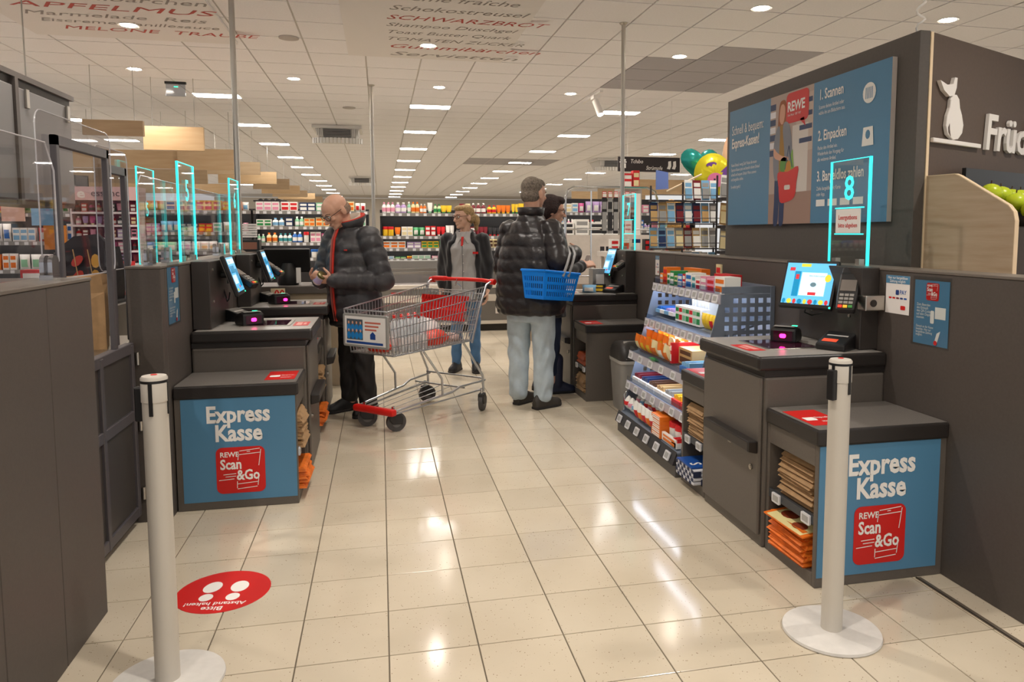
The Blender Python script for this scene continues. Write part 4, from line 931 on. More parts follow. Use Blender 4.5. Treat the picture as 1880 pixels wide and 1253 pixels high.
# fruit wall
AW = math.atan2(.39, .92)
fwl = thing('fruit_wall', 'dark wall with raised white pear and handwritten fruit lettering', 'wall board', (2.68, -1.56, 0), AW)
MB().box(.0, 2.6, .0, .05, 0, 2.4).build('board', mat('board_brown', '#5b4d44', .6, noise=.05, nscale=50), fwl)
m = MB(); d = (0, -.02, 0); Ux, Wz = (1, 0, 0), (0, 0, 1); o0 = (0, -.002, 0)
pear = [(.0, .0), (.045, .01), (.08, .05), (.088, .1), (.07, .16), (.05, .2), (.04, .25), (.015, .275), (-.015, .272), (-.035, .24), (-.04, .19), (-.06, .14), (-.068, .08), (-.05, .03)]
MB().prism([(p[0]*1.15+.215, p[1]*.84+1.885) for p in pear], o0, Ux, Wz, d).build('pear', PAPER, fwl, bevel=.004)
MB().prism([(.205, 2.11), (.16, 2.1), (.1, 2.125), (.06, 2.17), (.13, 2.155), (.19, 2.165), (.205, 2.2), (.23, 2.2), (.225, 2.15)], o0, Ux, Wz, d).build('leaf', PAPER, fwl)
MB().prism([(.155, 1.945), (.16, 1.92), (.185, 1.9), (.172, 1.935), (.168, 1.965)], (0, -.0225, 0), Ux, Wz, (0, -.001, 0)).build('pear_mark', mat('board_brown2', '#5b4d44', .6), fwl)
MB().box(.02, .52, -.022, -.002, 1.862, 1.885).build('line', PAPER, fwl, bevel=.004)
m = MB(); m.text('Früchte', (.56, -.022, 1.865), Ux, Wz, .27, .018, 1.02, 'L', .1)
vv, ff = list(m.v), list(m.f)
m = MB(); m.add(vv, ff); n_ = len(vv); m.add([(p[0], -.004, p[2]) for p in vv], []);
from collections import Counter
ed = Counter()
for f in ff:
    for i in range(len(f)): ed[(f[i], f[(i+1) % len(f)])] += 1
m.f += [(b, a, a+n_, b+n_) for (a, b) in ed if (b, a) not in ed]; k = len(m.f)-len(m.mi); m.mi += [0]*k; m.sm += [False]*k
m.build('lettering', PAPER, fwl, recalc=False)
# wooden cheek of the fruit stand
ck = thing('stand_cheek', 'light oak side panel of the fruit stand beside the poster wall', 'side panel', (2.675, -1.55, 0), math.atan2(-.98, .17))
poly = [(0, .9), (.50, .9), (.50, 1.46), (.49, 1.5), (.465, 1.53), (.21, 1.68), (.185, 1.69), (0, 1.69)]
MB().prism(poly, (0, -.012, 0), (1, 0, 0), (0, 0, 1), (0, .024, 0)).build('panel', WOOD, ck)
m = MB(); pr2 = [p for p in poly]
for a, b in zip(poly[1:-1], poly[2:]):
    m.hexa([(a[0], -.0125, a[1]), (b[0], -.0125, b[1]), (b[0], .0125, b[1]), (a[0], .0125, a[1])], [(a[0]+.003, -.0125, a[1]+.003), (b[0]+.003, -.0125, b[1]+.003), (b[0]+.003, .0125, b[1]+.003), (a[0]+.003, .0125, a[1]+.003)])
m.build('edge_band', WOODE, ck)
cr = thing('fruit_crate', 'black crate on the fruit stand behind the oak panel', 'crate', (3.27, -1.60, 1.44), AW)
MB().box(-.3, .6, -.22, .2, 0, .02).build('base', BLACKP, cr)
for a in ((-.3, .6, .18, .2, 0, .3), (-.3, -.28, -.22, .2, 0, .05), (.58, .6, -.22, .2, 0, .2), (-.3, .6, -.22, -.2, 0, .05)): MB().box(*a).build('side', BLACKP, cr)
APP = mat('apple_green', '#c4d62c', .3, noise=.1, nscale=6)
m = MB(); m.ell((0, 0, .05), (.054, .054, .05), 16, 10); m.cur = 1; m.cyl((0, 0, .094), (.004, 0, .115), .003, n=5); am = m.mesh('apple', [APP, mat('stalk', '#4a3420', .6)])
for k, (dx, dy, dz) in enumerate(((-.2, .1, .12), (-.085, .1, .11), (.03, .1, .1), (-.15, .0, .07), (-.03, 0, .065), (.08, .0, .06), (-.2, -.1, .03), (-.09, -.11, .022), (.02, -.11, .022), (.14, .1, .1), (.13, -.11, .022), (.19, 0, .06))):
    p = Matrix.Rotation(AW, 4, 'Z') @ Vector((dx, dy, dz)); o = inst('apple', am, (3.27+p.x, -1.60+p.y, 1.44+p.z), R_.uniform(0, 6)); tag(o, 'yellow-green apple, %s of the heap in the crate beside the oak panel' % ORD[k+1], 'apple', 'apples on the fruit stand')
o = MB().box(-.25, .25, -.2, .15, 0, .1).build('produce_tray', ORANGE, bevel=.02); o.location = (3.2, -2.05, 1.1); tag(o, 'orange tray of produce low behind the right partition', 'tray')
# ------------------------------------------------------------------ card racks, balloons and goods beyond the right partition
cardr = thing('card_rack', 'wire greeting card rack in front of the poster wall', 'card rack', (2.55, 2.0, 0))
wr = mat('rack_wire', '#4b484a', .4, .5)
for x in (0, .33, .66): MB().cyl((x, 0, 0), (x, 0, 1.86+x*.12), .01, n=8).build('post', wr, cardr)
MB().box(-.05, .71, -.15, .15, 0, .04).build('foot', wr, cardr)
CC = ['white', 'grey', 'white', 'cream', 'pale blue', 'grey', 'navy', 'tan', 'white', 'dark red', 'pale blue']
for r, z in enumerate((1.02, 1.26, 1.5, 1.72)):
    sh = MB().box(-.03, .7, -.09, -.02, z-.012, z).build('shelf', wr, cardr); MB().tube([(-.03, -.1, z+.05), (.7, -.1, z+.05)], .004).build('wire', wr, sh)
    for k in range(8):
        c = R_.choice(CC); c2 = R_.choice([q for q in CC if q != c]); w = .08
        if r == 3 and k < 4: continue
        for q in range(2):
            put('hangbag', c, c2, (w, .02, .19), (2.56+k*.088+q*.012, 1.93+q*.03, z+.004+q*.006), 'on card rack row %s, column %s%s' % (ORD[r+1], ORD[k+1], ', behind' if q else ''), 'greeting cards on the wire rack', 0, -.12)
# second card rack
cr2 = thing('card_rack', 'taller dark card rack close to the poster wall', 'card rack', (3.12, 1.7, 0))
for x in (0, .34): MB().cyl((x, .05, 0), (x, .05, 1.95), .01, n=8).build('post', wr, cr2)
MB().box(-.03, .37, -.12, .15, 0, .03).build('foot', wr, cr2)
for r, z in enumerate((1.0, 1.24, 1.48, 1.74)):
    MB().box(-.01, .35, -.06, .05, z-.03, z).build('shelf', wr, cr2)
    for k in range(5):
        c = ('white', 'grey', 'tan', 'white', 'navy', 'pink')[(k+r) % 6]; put('hangbag', c, 'cream' if c != 'white' else 'grey', (.07, .03, .21), (3.15+k*.072, 1.68-.004*k, z+.002), 'on dark card rack row %s, place %s' % (ORD[r+1], ORD[k+1]), 'cards by the poster wall', 0, -.1, .1)
# foil balloons
def balloon(name, label, poly, loc, rz, th, material, decor=None):
    t = thing(name, label, 'balloon', loc, rz); n = len(poly); m = MB(); cx = sum(p[0] for p in poly)/n; cz = sum(p[1] for p in poly)/n
    for sgn in (-1, 1):
        vs = []; K = 5
        for i in range(K+1):
            f = 1-i/K; yy = sgn*th*math.sqrt(max(0, 1-f*f))
            for k, p in enumerate(poly): vs.append((cx+(p[0]-cx)*f, yy*(1+.12*math.sin(k*2.4)*f), cz+(p[1]-cz)*f))
        fs = [(i*n+k, i*n+(k+1) % n, (i+1)*n+(k+1) % n, (i+1)*n+k) for i in range(K) for k in range(n)]; m.add(vs, fs, True)
    m.build('foil', material, t, dbl=True)
    MB().tube([(0, 0, min(p[1] for p in poly)), (.02, 0, -.5), (0, .02, -.9)], .002, 5).build('ribbon', WHITE, t)
    return t
heart = [(.22*math.sin(a)**3*1.05, .2*(13*math.cos(a)-5*math.cos(2*a)-2*math.cos(3*a)-math.cos(4*a))/15) for a in [2*math.pi*k/36 for k in range(36)]]
balloon('foil_balloon', 'teal heart foil balloon above the card rack', heart, (3.3, 2.55, 2.13), .1, .09, mat('foil_teal', '#2f9a92', .22, .55, bump=.3, bscale=14))
bl = balloon('foil_balloon', 'round yellow foil balloon below the teal heart balloon', ellpoly(.2, .22, 30), (3.33, 2.3, 2.0), -.1, .08, mat('foil_yellow', '#ddd02e', .25, .4, bump=.3, bscale=14))
m = MB(); m.prism([(.05, .02), (.16, .12), (.13, -.05)], (0, -.072, 0), (1, 0, 0), (0, 0, 1), (0, -.003, 0)); m.prism(ellpoly(.055, .022, 14, -.04, .1, .15), (0, -.068, 0), (1, 0, 0), (0, 0, 1), (0, -.003, 0)); m.build('purple_print', flat('#6a3f8a'), bl)
m = MB(); m.prism(ellpoly(.085, .075, 18, .0, -.06), (0, -.08, 0), (1, 0, 0), (0, 0, 1), (0, -.003, 0)); m.build('pink_print', flat('#cf6f96'), bl)
balloon('foil_balloon', 'peach foil balloon half hidden behind the poster wall', ellpoly(.09, .24, 24), (3.62, 2.5, 2.2), 0, .07, mat('foil_peach', '#e2b594', .35))
# hanging sock rack and soft goods
sk = thing('sock_rack', 'chrome frame rack with hanging dark socks', 'rack', (2.1, 3.6, 0))
MB().tube([(0, 0, .02), (0, 0, 1.8), (.03, 0, 1.9), (.1, 0, 1.94), (1.0, 0, 1.94), (1.1, 0, 1.9), (1.13, 0, 1.8), (1.13, 0, .02)], .016, 8).build('frame', CHROME, sk)
for z in (.9, 1.45): MB().tube([(0, 0, z), (1.13, 0, z)], .01, 6).build('bar', CHROME, sk)
MB().tube([(.32, .03, .02), (.32, .03, 1.9)], .008, 6).build('upright', CHROME, sk)
for k in range(6):
    put('hangbag', 'red', 'white', (.05, .02, .07), (2.56+k*.07, 3.56, 1.82), '%s sock header card on the chrome rack' % ORD[k+1], 'hanging socks')
    put('hangbag', 'grey' if k % 2 else 'black', 'black' if k % 2 else 'grey', (.06, .03, .42), (2.56+k*.07, 3.56, 1.4), '%s sock on the chrome rack' % ORD[k+1], 'hanging socks')
for k in range(4): put('hangbag', 'black', 'grey', (.05, .03, .4), (2.52+k*.07, 3.5, .85), 'lower %s sock on the chrome rack' % ORD[k+1], 'hanging socks')
for k, (c1, c2) in enumerate((('pale blue', 'pink'), ('tan', 'pale blue'), ('navy', 'cream'), ('pink', 'white'))): put('hangbag', c1, c2, (.07, .04, .33), (3.0+k*.1, 3.1, 1.42), '%s pack beside the number seven sign' % ORD[k+1], 'packs beside sign seven')
for k in range(7): put('jar' if k % 3 else 'carton', ('white', 'red', 'white', 'black')[k % 4], ('red', 'white', 'navy')[k % 3], (.09, .09, .14), (2.5+k*.13, 3.0, 1.2), 'small goods behind the right partition, %s from the pole' % ORD[k+1], 'small goods behind the right partition')
o = thing('goods_table', 'pale goods table behind the right partition', 'table', (2.95, 3.1, 0)); MB().box(-.55, .55, -.2, .2, 1.15, 1.2).build('top', mat('table_white', '#cfc8c0', .5), o)
for x in (-.5, .5):
    for y in (-.16, .16): MB().box(x-.02, x+.02, y-.02, y+.02, 0, 1.15).build('leg', mat('table_white', '#cfc8c0', .5), o)
put('carton', 'red', 'white', (.12, .1, .2), (3.32, 5.0, 2.02), 'above the number seven sign, left one', 'boxes above sign seven'); put('carton', 'red', 'cream', (.09, .1, .24), (3.44, 5.0, 2.02), 'above the number seven sign, right one', 'boxes above sign seven')
tw = thing('display_tower', 'tall grey display tower behind the number seven sign', 'shelf unit', (3.38, 5.1, 0)); MB().box(-.14, .16, -.1, .2, 0, 2.02).build('tower', mat('tower_grey', '#9d968f', .5), tw, bevel=.004); MB().box(-.12, .14, -.112, -.1, 1.3, 1.95).build('front', PAPER, tw)
# plush dog-like fur goods
fur = mat('fur_tan', '#b58a4e', .9, noise=.4, nscale=30, bump=1, bscale=50)
for k, (x, z, r) in enumerate(((3.02, 1.62, .1), (3.06, 1.36, .13))):
    m = MB(); m.ell((0, 0, 0), (r, r*.8, r*1.3), 14, 10); m.ell((-.03, -.03, r*.9), (r*.6, r*.6, r*.5), 12, 8); m.ell((.06, 0, r*.6), (r*.4, r*.4, r*.7), 10, 8); o = m.build('plush_toy', fur); o.location = (x, 2.6, z); tag(o, 'tan fluffy toy behind the card rack, %s one' % ('upper' if k == 0 else 'lower'), 'plush toy')
o = MB().box(2.95, 3.2, 2.5, 2.75, 0, 1.22).build('plinth', mat('plinth', '#8d857d', .6)); tag(o, 'grey plinth under the fluffy toys', 'plinth')
o = MB().tube([(0, 0, 0), (.36, 0, .17)], .01, 6).build('wooden_stick', WOODE); o.location = (2.72, 2.02, 1.81); tag(o, 'pale slanted stick over the card rack', 'stick')
o = MB().prism([(-.06, 0), (.07, .01), (.065, .17), (-.06, .19)], (0, 0, 0), (1, 0, 0), (0, 0, 1), (0, .01, 0)).build('topper_card', [mat('topper', '#6f86c9', .5)]); o.location = (2.7, 2.1, 1.83); tag(o, 'blue topper card standing on the card rack', 'card')
# white roll container / pallets behind the dark haired shopper
gc = thing('goods_container', 'pale wrapped goods on a roll container behind the shoppers', 'roll container', (2.0, 4.4, 0))
MB().box(-.1, 1.5, 0, .6, 0, .75).build('load', mat('wrapped_brown', '#8f7c68', .6, noise=.3, nscale=7), gc); MB().box(-.1, 1.5, .05, .6, .75, 1.38).build('load', mat('wrapped_white', '#cfc6bd', .5, noise=.15, nscale=5, bump=.5, bscale=6), gc)
for k in range(1, 8): put('carton', 'white', 'blue' if k < 3 else 'black' if k % 2 else 'grey', (.18, .2, .16 if k % 2 else .2), (1.75+k*.2, 4.6, 1.383), 'on top of the wrapped goods, %s from left' % ORD[k+1], 'boxes on the wrapped goods')
# ------------------------------------------------------------------ hanging sign
hs = thing('hanging_sign', 'dark hanging aisle sign with gift and sock symbols', 'hanging sign', (3.52, 6.0, 2.335))
MB().box(0, .99, 0, .03, 0, .22).build('board', mat('sign_brown', '#2f2728', .5), hs)
m = MB(); U, W = (1, 0, 0), (0, 0, 1)
m.text('Tchibo', (.19, -.002, .125), U, W, .085, .004, .85, 'L', .2); m.text('Strümpfe', (.44, -.002, .03), U, W, .085, .004, .85, 'L', .2)
m.flatpoly([(.03, .05), (.12, .05), (.12, .12), (.03, .12)], (0, -.002, 0), U, W); m.flatpoly([(.02, .13), (.13, .13), (.13, .15), (.02, .15)], (0, -.002, 0), U, W)
for q in (.05, .1): m.flatpoly(ellpoly(.022, .016, 10, q, .17), (0, -.002, 0), U, W)
for q in (.8, .88): m.flatpoly([(q, .16), (q+.045, .17), (q+.05, .09), (q+.03, .04), (q-.02, .05), (q+.0, .1)], (0, -.002, 0), U, W)
m.build('lettering', WHITE, hs, recalc=False)
for x in (.15, .85): MB().cyl((x, .015, .22), (x, .015, HC-2.336), .003, n=5).build('wire', WHITE, hs)
# ------------------------------------------------------------------ ceiling fittings
def ac_unit(x, y, label, w=.9):
    t = thing('ceiling_cassette', label, 'air conditioner', (x, y, HC)); h = w/2
    MB().box(-h, h, -h, h, -.06, -.001).build('housing', mat('ac_white', '#d9d5d0', .5), t, bevel=.01)
    vs = [(-h*.9, -h*.9, -.06), (h*.9, -h*.9, -.06), (h*.9, h*.9, -.06), (-h*.9, h*.9, -.06)]
    m = MB(); m.hexa([(-h*.72, -h*.72, -.26), (h*.72, -h*.72, -.26), (h*.72, h*.72, -.26), (-h*.72, h*.72, -.26)], vs); bd = m.build('body', mat('ac_body', '#c9c5c0', .5), t, bevel=.02)
    for k in range(6): z = -.08-k*.026; MB().box(-h*.55, h*.55, -h*.9+k*.0135-.02, -h*.9+k*.0135+.0, z-.012, z).build('louvre', mat('louvre', '#4d4a47', .5), bd)
    for k in range(16):
        a = math.pi*(1.15+.7*k/15); c, s_ = math.cos(a)*h*1.08, math.sin(a)*h*1.08; m = MB(); m.T = Matrix.Translation((c, s_*.5-.2, -.24)) @ Matrix.Rotation(a+math.pi/2, 4, 'Z'); m.box(-.025, .025, -.012, .012, -.09, .01); m.build('vane', mat('vane', '#e4e1dd', .5), bd)
    for sx in (-1, 1):
        for k in range(4): MB().box(sx*h*.62+k*.03*sx, sx*h*.62+k*.03*sx+.014, -h*.93, -h*.9+.02, -.2, -.05).build('side_grille', mat('vane', '#e4e1dd', .5), bd)
    return t
ac_unit(-.75, 10.2, 'white ceiling air conditioner with dark louvres above the bald shopper'); ac_unit(-.6, 23, 'smaller looking ceiling air conditioner far behind the first'); ac_unit(6.2, 15, 'ceiling air conditioner far right behind the steel pole', 1.0)
m = MB()
def ceiling_panel(label, x0, x1, y0, y1, lines, xc, align):
    t = thing('lettered_panel', label, 'ceiling panel', ((x0+x1)/2, (y0+y1)/2, HC-.03)); cx, cyy = (x0+x1)/2, (y0+y1)/2
    MB().box(x0-cx, x1-cx, y0-cyy, y1-cyy, 0, .026).build('panel', mat('panel_white', '#e6e1dd', .7), t)
    inks = (mat('ink_grey', '#8f8782', .6), mat('ink_red', '#b8453a', .6))
    for (s, y, size, col, x, sx) in lines:
        m = MB(); m.text(s, (x-cx, y-cyy, -.0015), (1, 0, 0), (0, -1, 0), size, .0, sx, 'L', .35); m.build('lettering_line', inks[col], t, recalc=False)
ceiling_panel('white ceiling panel with shopping words, right one', -.31, 1.41, .9, 3.93,
    [('Vanille Keks', 1.45, .2, 0, .15, 1), ('Creme fraîche', 1.78, .2, 0, .05, 1), ('Schokostreusel', 2.08, .2, 0, .1, 1.0), ('SCHWARZBROT', 2.38, .2, 1, .08, 1.0), ('Shampoo Duschgel', 2.62, .17, 0, .08, .95), ('Toast Butter Quark', 2.88, .17, 0, .08, .9), ('TOMATEN ZUCKER', 3.14, .17, 0, .08, .95), ('Gummibärchen', 3.46, .23, 1, .1, 1.15), ('Servietten', 3.8, .24, 0, .12, 1.45)], 0, 'L')
ceiling_panel('white ceiling panel with shopping words, left one', -3.3, -1.42, .9, 3.70,
    [('Knusprig', 2.05, .2, 0, -2.5, 1), ('Gummibärchen', 2.36, .22, 0, -2.95, 1.1), ('APFELMUS', 2.66, .24, 1, -3.1, 1.5), ('Marmelade  Reis', 2.92, .19, 0, -3.1, 1.2), ('Eiscreme Vanillesauce', 3.14, .16, 0, -3.05, 1.1), ('MELONE  TRAUBE', 3.4, .19, 1, -2.95, 1.15)], 0, 'L')
# exit light, track spot, speaker, detectors
ex = thing('exit_light', 'small clear exit light plate under a black bar on the ceiling', 'exit sign', (-2.62, 6.1, HC)); MB().box(-.13, .13, -.02, .02, -.03, 0).build('bar', BLACKP, ex); MB().box(-.12, .12, -.004, .004, -.19, -.03).build('plate', CLEARP, ex); MB().box(-.02, .03, -.006, -.004, -.07, -.06).build('light', GRN, ex)
ts = thing('track_spotlight', 'white spotlight on a short ceiling track', 'spotlight', (3.07, 5.9, HC)); MB().box(-.02, .02, -.5, .5, -.03, 0).build('track', mat('lamp_white', '#efebe6', .5), ts); MB().box(-.05, .05, -.28, -.12, -.08, -.03).build('gear_box', mat('lamp_white', '#efebe6', .5), ts); m = MB(); m.cyl((.0, -.2, -.1), (.05, -.3, -.31), .05, n=16); h_ = m.build('lamp_head', mat('lamp_white', '#efebe6', .5), ts); m = MB(); m.cyl((.05, -.3, -.3105), (.0505, -.301, -.3125), .04, n=16); m.build('lens', LEDM, h_)
for k, (x, y, lb) in enumerate(((-.88, 3.4, 'beside the left lettered panel'), (-.45, 7.7, 'before the air conditioner'))):
    o = MB().lathe([(.1, 0), (.1, -.012), (.07, -.016)], 24).build('ceiling_speaker', mat('speaker_grey', '#b4aca6', .7)); o.location = (x, y, HC); tag(o, 'round grey ceiling speaker '+lb, 'speaker')
# corkscrew cable above the poster wall
o = MB().tube([(.02*math.cos(a*.9), .02*math.sin(a*.9), a*.012) for a in range(0, 80)], .006, 6).build('coiled_cable', WHITE); o.location = (2.66, -1.5, 2.4); tag(o, 'white coiled cable rising from the poster wall corner', 'cable')

# small goods on the far right worktop
put('pouch', 'pale blue', 'white', (.13, .09, .07), (1.83, 1.62, .872), 'lying on the far right self-checkout worktop', None, -.4)
put('carton', 'black', 'yellow', (.09, .06, .07), (1.95, 1.68, .872), 'beside the receipt printer on the far right worktop', None, -.6)
# ------------------------------------------------------------------ shelves at the back
SHM = mat('shelf_black', '#2a282a', .45); SHG = mat('shelf_grey', '#8d8a86', .4, .3)
PAL = [('white', 'pale green'), ('white', 'pale blue'), ('white', 'cream'), ('white', 'green'), ('white', 'blue'), ('pale blue', 'white'), ('pink', 'white'), ('white', 'pink'), ('pale green', 'white'), ('white', 'red'), ('cream', 'orange'), ('lilac', 'white'), ('navy', 'white'), ('blue', 'white'), ('white', 'teal'), ('magenta', 'white')]
PALW = [('orange', 'yellow'), ('yellow', 'red'), ('red', 'yellow'), ('orange', 'white'), ('lime', 'green'), ('green', 'white'), ('yellow', 'green'), ('red', 'white'), ('cream', 'brown'), ('white', 'orange')]
SHLED = mat('shelf_led', '#ffffff', .3, emit='#fff8f0', es=16)
def shelf_bay(label, x0, x1, y, rows, pal, seed, where, zmin=0., top=1.86):
    rr = random.Random(seed); t = thing('shelf_unit', label, 'shelf', (x0, y, 0)); W = x1-x0
    MB().box(0, W, .4, .43, zmin, top-.1).build('back_panel', SHM, t)
    for x in (0, W-.02): MB().box(x, x+.02, .0, .43, zmin, top-.12).build('upright', SHM, t)
    for r, (z, hmin, hmax, kinds) in enumerate(rows):
        sh = MB().box(.0, W, .0, .4, z-.025, z).build('shelf', SHG, t)
        m = MB(); m.box(0, W, -.012, .0, z-.045, z+.004); m.cur = 1; x = .04
        while x < W-.05: m.box(x, x+.045, -.0145, -.012, z-.041, z-.004); x += rr.uniform(.085, .13)
        m.build('price_strip', [SHG, TAGM], sh)
        MB().box(.03, W-.03, .02, .035, z-.036, z-.026).build('light_strip', SHLED, sh)
        x = x0+.03; n = 0
        while x < x1-.06:
            kd = rr.choice(kinds); c1, c2 = rr.choice(pal); w = rr.uniform(.05, .085) if kd in ('bottle', 'tube') else rr.uniform(.07, .13) if kd != 'jar' else rr.uniform(.06, .085)
            h = rr.uniform(hmin, hmax); d = min(w, .07)
            for q in range(rr.choice((1, 2, 2, 3))):
                if x+w > x1-.02: break
                n += 1
                put(kd, c1, c2, (round(w-.004, 2), round(d, 2), round(h, 2)), (x+w/2, y+.06, z+.001), '%s on row %s of the %s' % (ORD[min(n, len(ORD)-1)], ORD[r+1], where), 'goods of the '+where, rr.uniform(-.06, .06)); x += w
            x += rr.uniform(0, .02)
    return t
C_, B_, J_, T_, P_ = 'carton', 'bottle', 'jar', 'tube', 'pouch'
YB = 6.4
shelf_bay('black drugstore shelf left of the bald shopper\'s head', -1.75, -.16, YB, [(1.72, .1, .14, [C_, C_, P_, C_]), (1.5, .1, .15, [C_, C_, B_]), (1.27, .12, .15, [C_, B_, J_]), (1.05, .09, .12, [C_, J_, C_])], PAL, 3, 'left back shelf')
shelf_bay('black drugstore shelf above the chest freezer', .0, 1.15, YB+.1, [(1.7, .12, .17, [B_, B_, T_]), (1.36, .12, .16, [P_, T_, J_, C_]), (1.18, .09, .13, [C_, J_, C_, B_]), (1.02, .03, .05, [J_, C_])], PAL+PALW*2, 5, 'middle back shelf', 1.0)
shelf_bay('black drugstore shelf behind the two right shoppers', 1.15, 2.5, YB+.1, [(1.7, .12, .17, [B_, C_, T_]), (1.36, .12, .16, [J_, T_, C_]), (1.18, .09, .13, [C_, J_])], PALW+[('black', 'red'), ('dark red', 'white')]*3, 6, 'right back shelf', 1.0)
shelf_bay('long black drugstore shelf seen through the left acrylic screens', -3.6, -1.78, YB, [(1.72, .1, .16, [C_, P_]), (1.42, .1, .15, [C_, C_, P_]), (1.15, .1, .15, [C_, P_])], PAL+PALW[:4], 8, 'screened back shelf')
shelf_bay('tall shelf with mixed goods at the left edge behind the screens', -6.6, -3.7, 5.6, [(2.0, .12, .2, [C_, P_]), (1.65, .15, .22, [C_, P_]), (1.3, .15, .25, [C_, P_]), (.95, .15, .22, [C_, P_])], PALW+PAL[:6], 9, 'far left shelf', 0, 2.25)
shelf_bay('white backed shelf behind the card racks and the number seven sign', 2.75, 5.4, 7.4, [(1.75, .12, .2, [C_, P_]), (1.45, .12, .2, [C_, B_]), (1.12, .12, .2, [C_, P_])], PAL+PALW[:5], 12, 'shelf behind the card racks', 0, 2.1)
# sunglasses on top of the left shelf
for k in range(2):
    g = thing('sunglasses', 'pair of dark sunglasses on top of the left back shelf, %s pair' % ('left' if k == 0 else 'right'), 'sunglasses', (-1.62+.16*k, YB+.1, 1.875))
    for sx in (-1, 1): m = MB(); m.ell((sx*.035, 0, 0), (.032, .006, .022), 10, 6); m.build('lens', BLACKP, g)
    MB().tube([(-.068, 0, .01), (-.07, .12, .0)], .004, 5).build('temple', BLACKP, g); MB().tube([(.068, 0, .01), (.07, .12, .0)], .004, 5).build('temple', BLACKP, g)
o = MB().box(-1.75, -1.3, 0, .3, 0, .02).build('top_board', SHM); o.location = (0, YB+.05, 1.852); tag(o, 'black board under the sunglasses on the left back shelf', 'board')
# freezer
fz = thing('chest_freezer', 'long grey chest freezer with glass lid behind the employee', 'freezer', (-.02, 5.75, 0)); L_ = 3.0
GR = mat('freezer_grey', '#75726e', .4); LT = mat('freezer_light', '#d9d2c8', .4)
MB().box(0, L_, .03, .74, 0, .1).build('kick_board', BLACK, fz)
MB().box(-.005, L_, -.012, .0, .1, .15).build('bumper', LT, fz, bevel=.004)
MB().box(0, L_, .0, .74, .1, .62).build('body', GR, fz)
MB().box(0, L_, -.01, .0, .43, .53).build('front_band', LT, fz, bevel=.004)
MB().box(0, L_, -.02, .76, .62, .68).build('rim', LT, fz, bevel=.01)
MB().box(.02, L_, .02, .7, .68, .84).build('glass_hood', GLASS, fz)
MB().box(-.0, .05, -.0, .74, .68, .9).build('end_frame', LT, fz, bevel=.02)
MB().box(.05, L_, -.0, .03, .83, .86).build('hood_rail', STEEL, fz); MB().box(.05, L_, .2, .23, .86, .9).build('hood_rail', STEEL, fz)
MB().box(.0, L_, .4, .74, .68, 1.0).build('rear_wall', SHG, fz)
MB().box(.15, .29, -.0125, -.01, .56, .575).build('red_label', RED, fz); MB().box(1.62, 1.78, -.0125, -.01, .25, .42).build('notice', PAPER, fz); MB().box(1.68, 1.76, -.014, -.0125, .29, .31).build('green_label', flat('#3f7a4a'), fz)
# ------------------------------------------------------------------ behind the far left unit: staff desk with monitor
dk = thing('staff_desk', 'staff desk with pale front behind the far left self-checkout', 'desk', (-.95, 2.2, 0))
MB().box(-.25, .62, .0, .5, 0, .86).build('front', mat('desk_front', '#b6a68f', .5), dk, bevel=.004); MB().box(-.27, .64, -.03, .55, .86, .93).build('worktop', mat('desk_top', '#5a534e', .4), dk, bevel=.006)
mo = thing('till_monitor', 'black till monitor seen from behind on the staff desk', 'monitor', (-.84, 2.4, .93))
M = Matrix.Translation((0, 0, .21)) @ Matrix.Rotation(.35, 4, 'X'); m = MB(); m.T = M; m.box(-.2, .2, -.015, .015, -.1, .13); m.build('panel', BLACKP, mo, bevel=.006)
m = MB(); m.lathe([(.09, 0), (.1, .02), (.085, .1), (.05, .2)], 20); m.build('stand', BLACKP, mo); m = MB(); m.box(.08, .12, -.09, -.08, .02, .16); m.build('label', PAPER, mo)
o = MB().prism([(0, 0), (.2, .12), (.24, .22), (.2, .22), (-.02, .05)], (0, 0, 0), (1, 0, 0), (0, 0, 1), (0, .3, 0)).build('desk_screen_arm', mat('arm_grey', '#8b857d', .45), bevel=.006); o.location = (-.6, 2.3, .93); tag(o, 'grey slanted desk cover beside the till monitor', 'cover')
sc_ = thing('till_scanner_tower', 'dark gadget stack on the left partition end beside sign six', 'till gadget', (-1.1, 1.9, 1.25)); MB().box(-.06, .1, -.05, .06, 0, .1).build('box', BLACKP, sc_, bevel=.005); MB().box(-.04, .08, -.052, -.05, .02, .08).build('picture', flat('#8a5a48'), sc_)
for k in range(6): MB().box(-.05, .07, -.04, .05, .12+k*.02, .135+k*.02).build('paper_layer', PAPER, sc_)
# ------------------------------------------------------------------ left background
cb = thing('overhead_cabinet', 'grey overhead tobacco cabinet hanging above the left tills', 'cabinet', (-2.6, 1.0, 1.62))
CG = mat('cabinet_grey', '#8a8786', .4, .2)
MB().box(-.35, .0, -.6, 1.45, .0, .92).build('body', mat('cabinet_dark', '#4a4542', .5), cb); 
for a, b in ((-.58, .38), (.44, 1.42)): MB().box(.0, .02, a, b, .03, .86).build('door', CG, cb, bevel=.02)
MB().box(-.36, .03, -.62, 1.47, .92, .96).build('top_frame', mat('cabinet_frame', '#5d5550', .4), cb); MB().box(.0, .035, .385, .435, .0, .92).build('stile', mat('cabinet_frame', '#5d5550', .4), cb)
for y in (-.45, .9): MB().cyl((-.1, y, .96), (-.1, y, HC-1.655), .006, n=6).build('cable', STEEL, cb)
for (y) in (.55, 1.3): MB().box(.021, .04, y, y+.05, .72, .86).build('bracket', STEEL, cb, bevel=.004)
es = thing('cosmetics_display', 'pink cosmetics display with white lettered header behind the screens', 'display', (-3.02, 3.5, 0)); PKM = mat('display_pink', '#b8406e', .45)
MB().box(0, .62, .22, .25, 0, 1.75).build('back_panel', PKM, es)
for x in (0, .605): MB().box(x, x+.015, 0, .25, 0, 1.75).build('side_panel', mat('display_white', '#e6dcdc', .4), es)
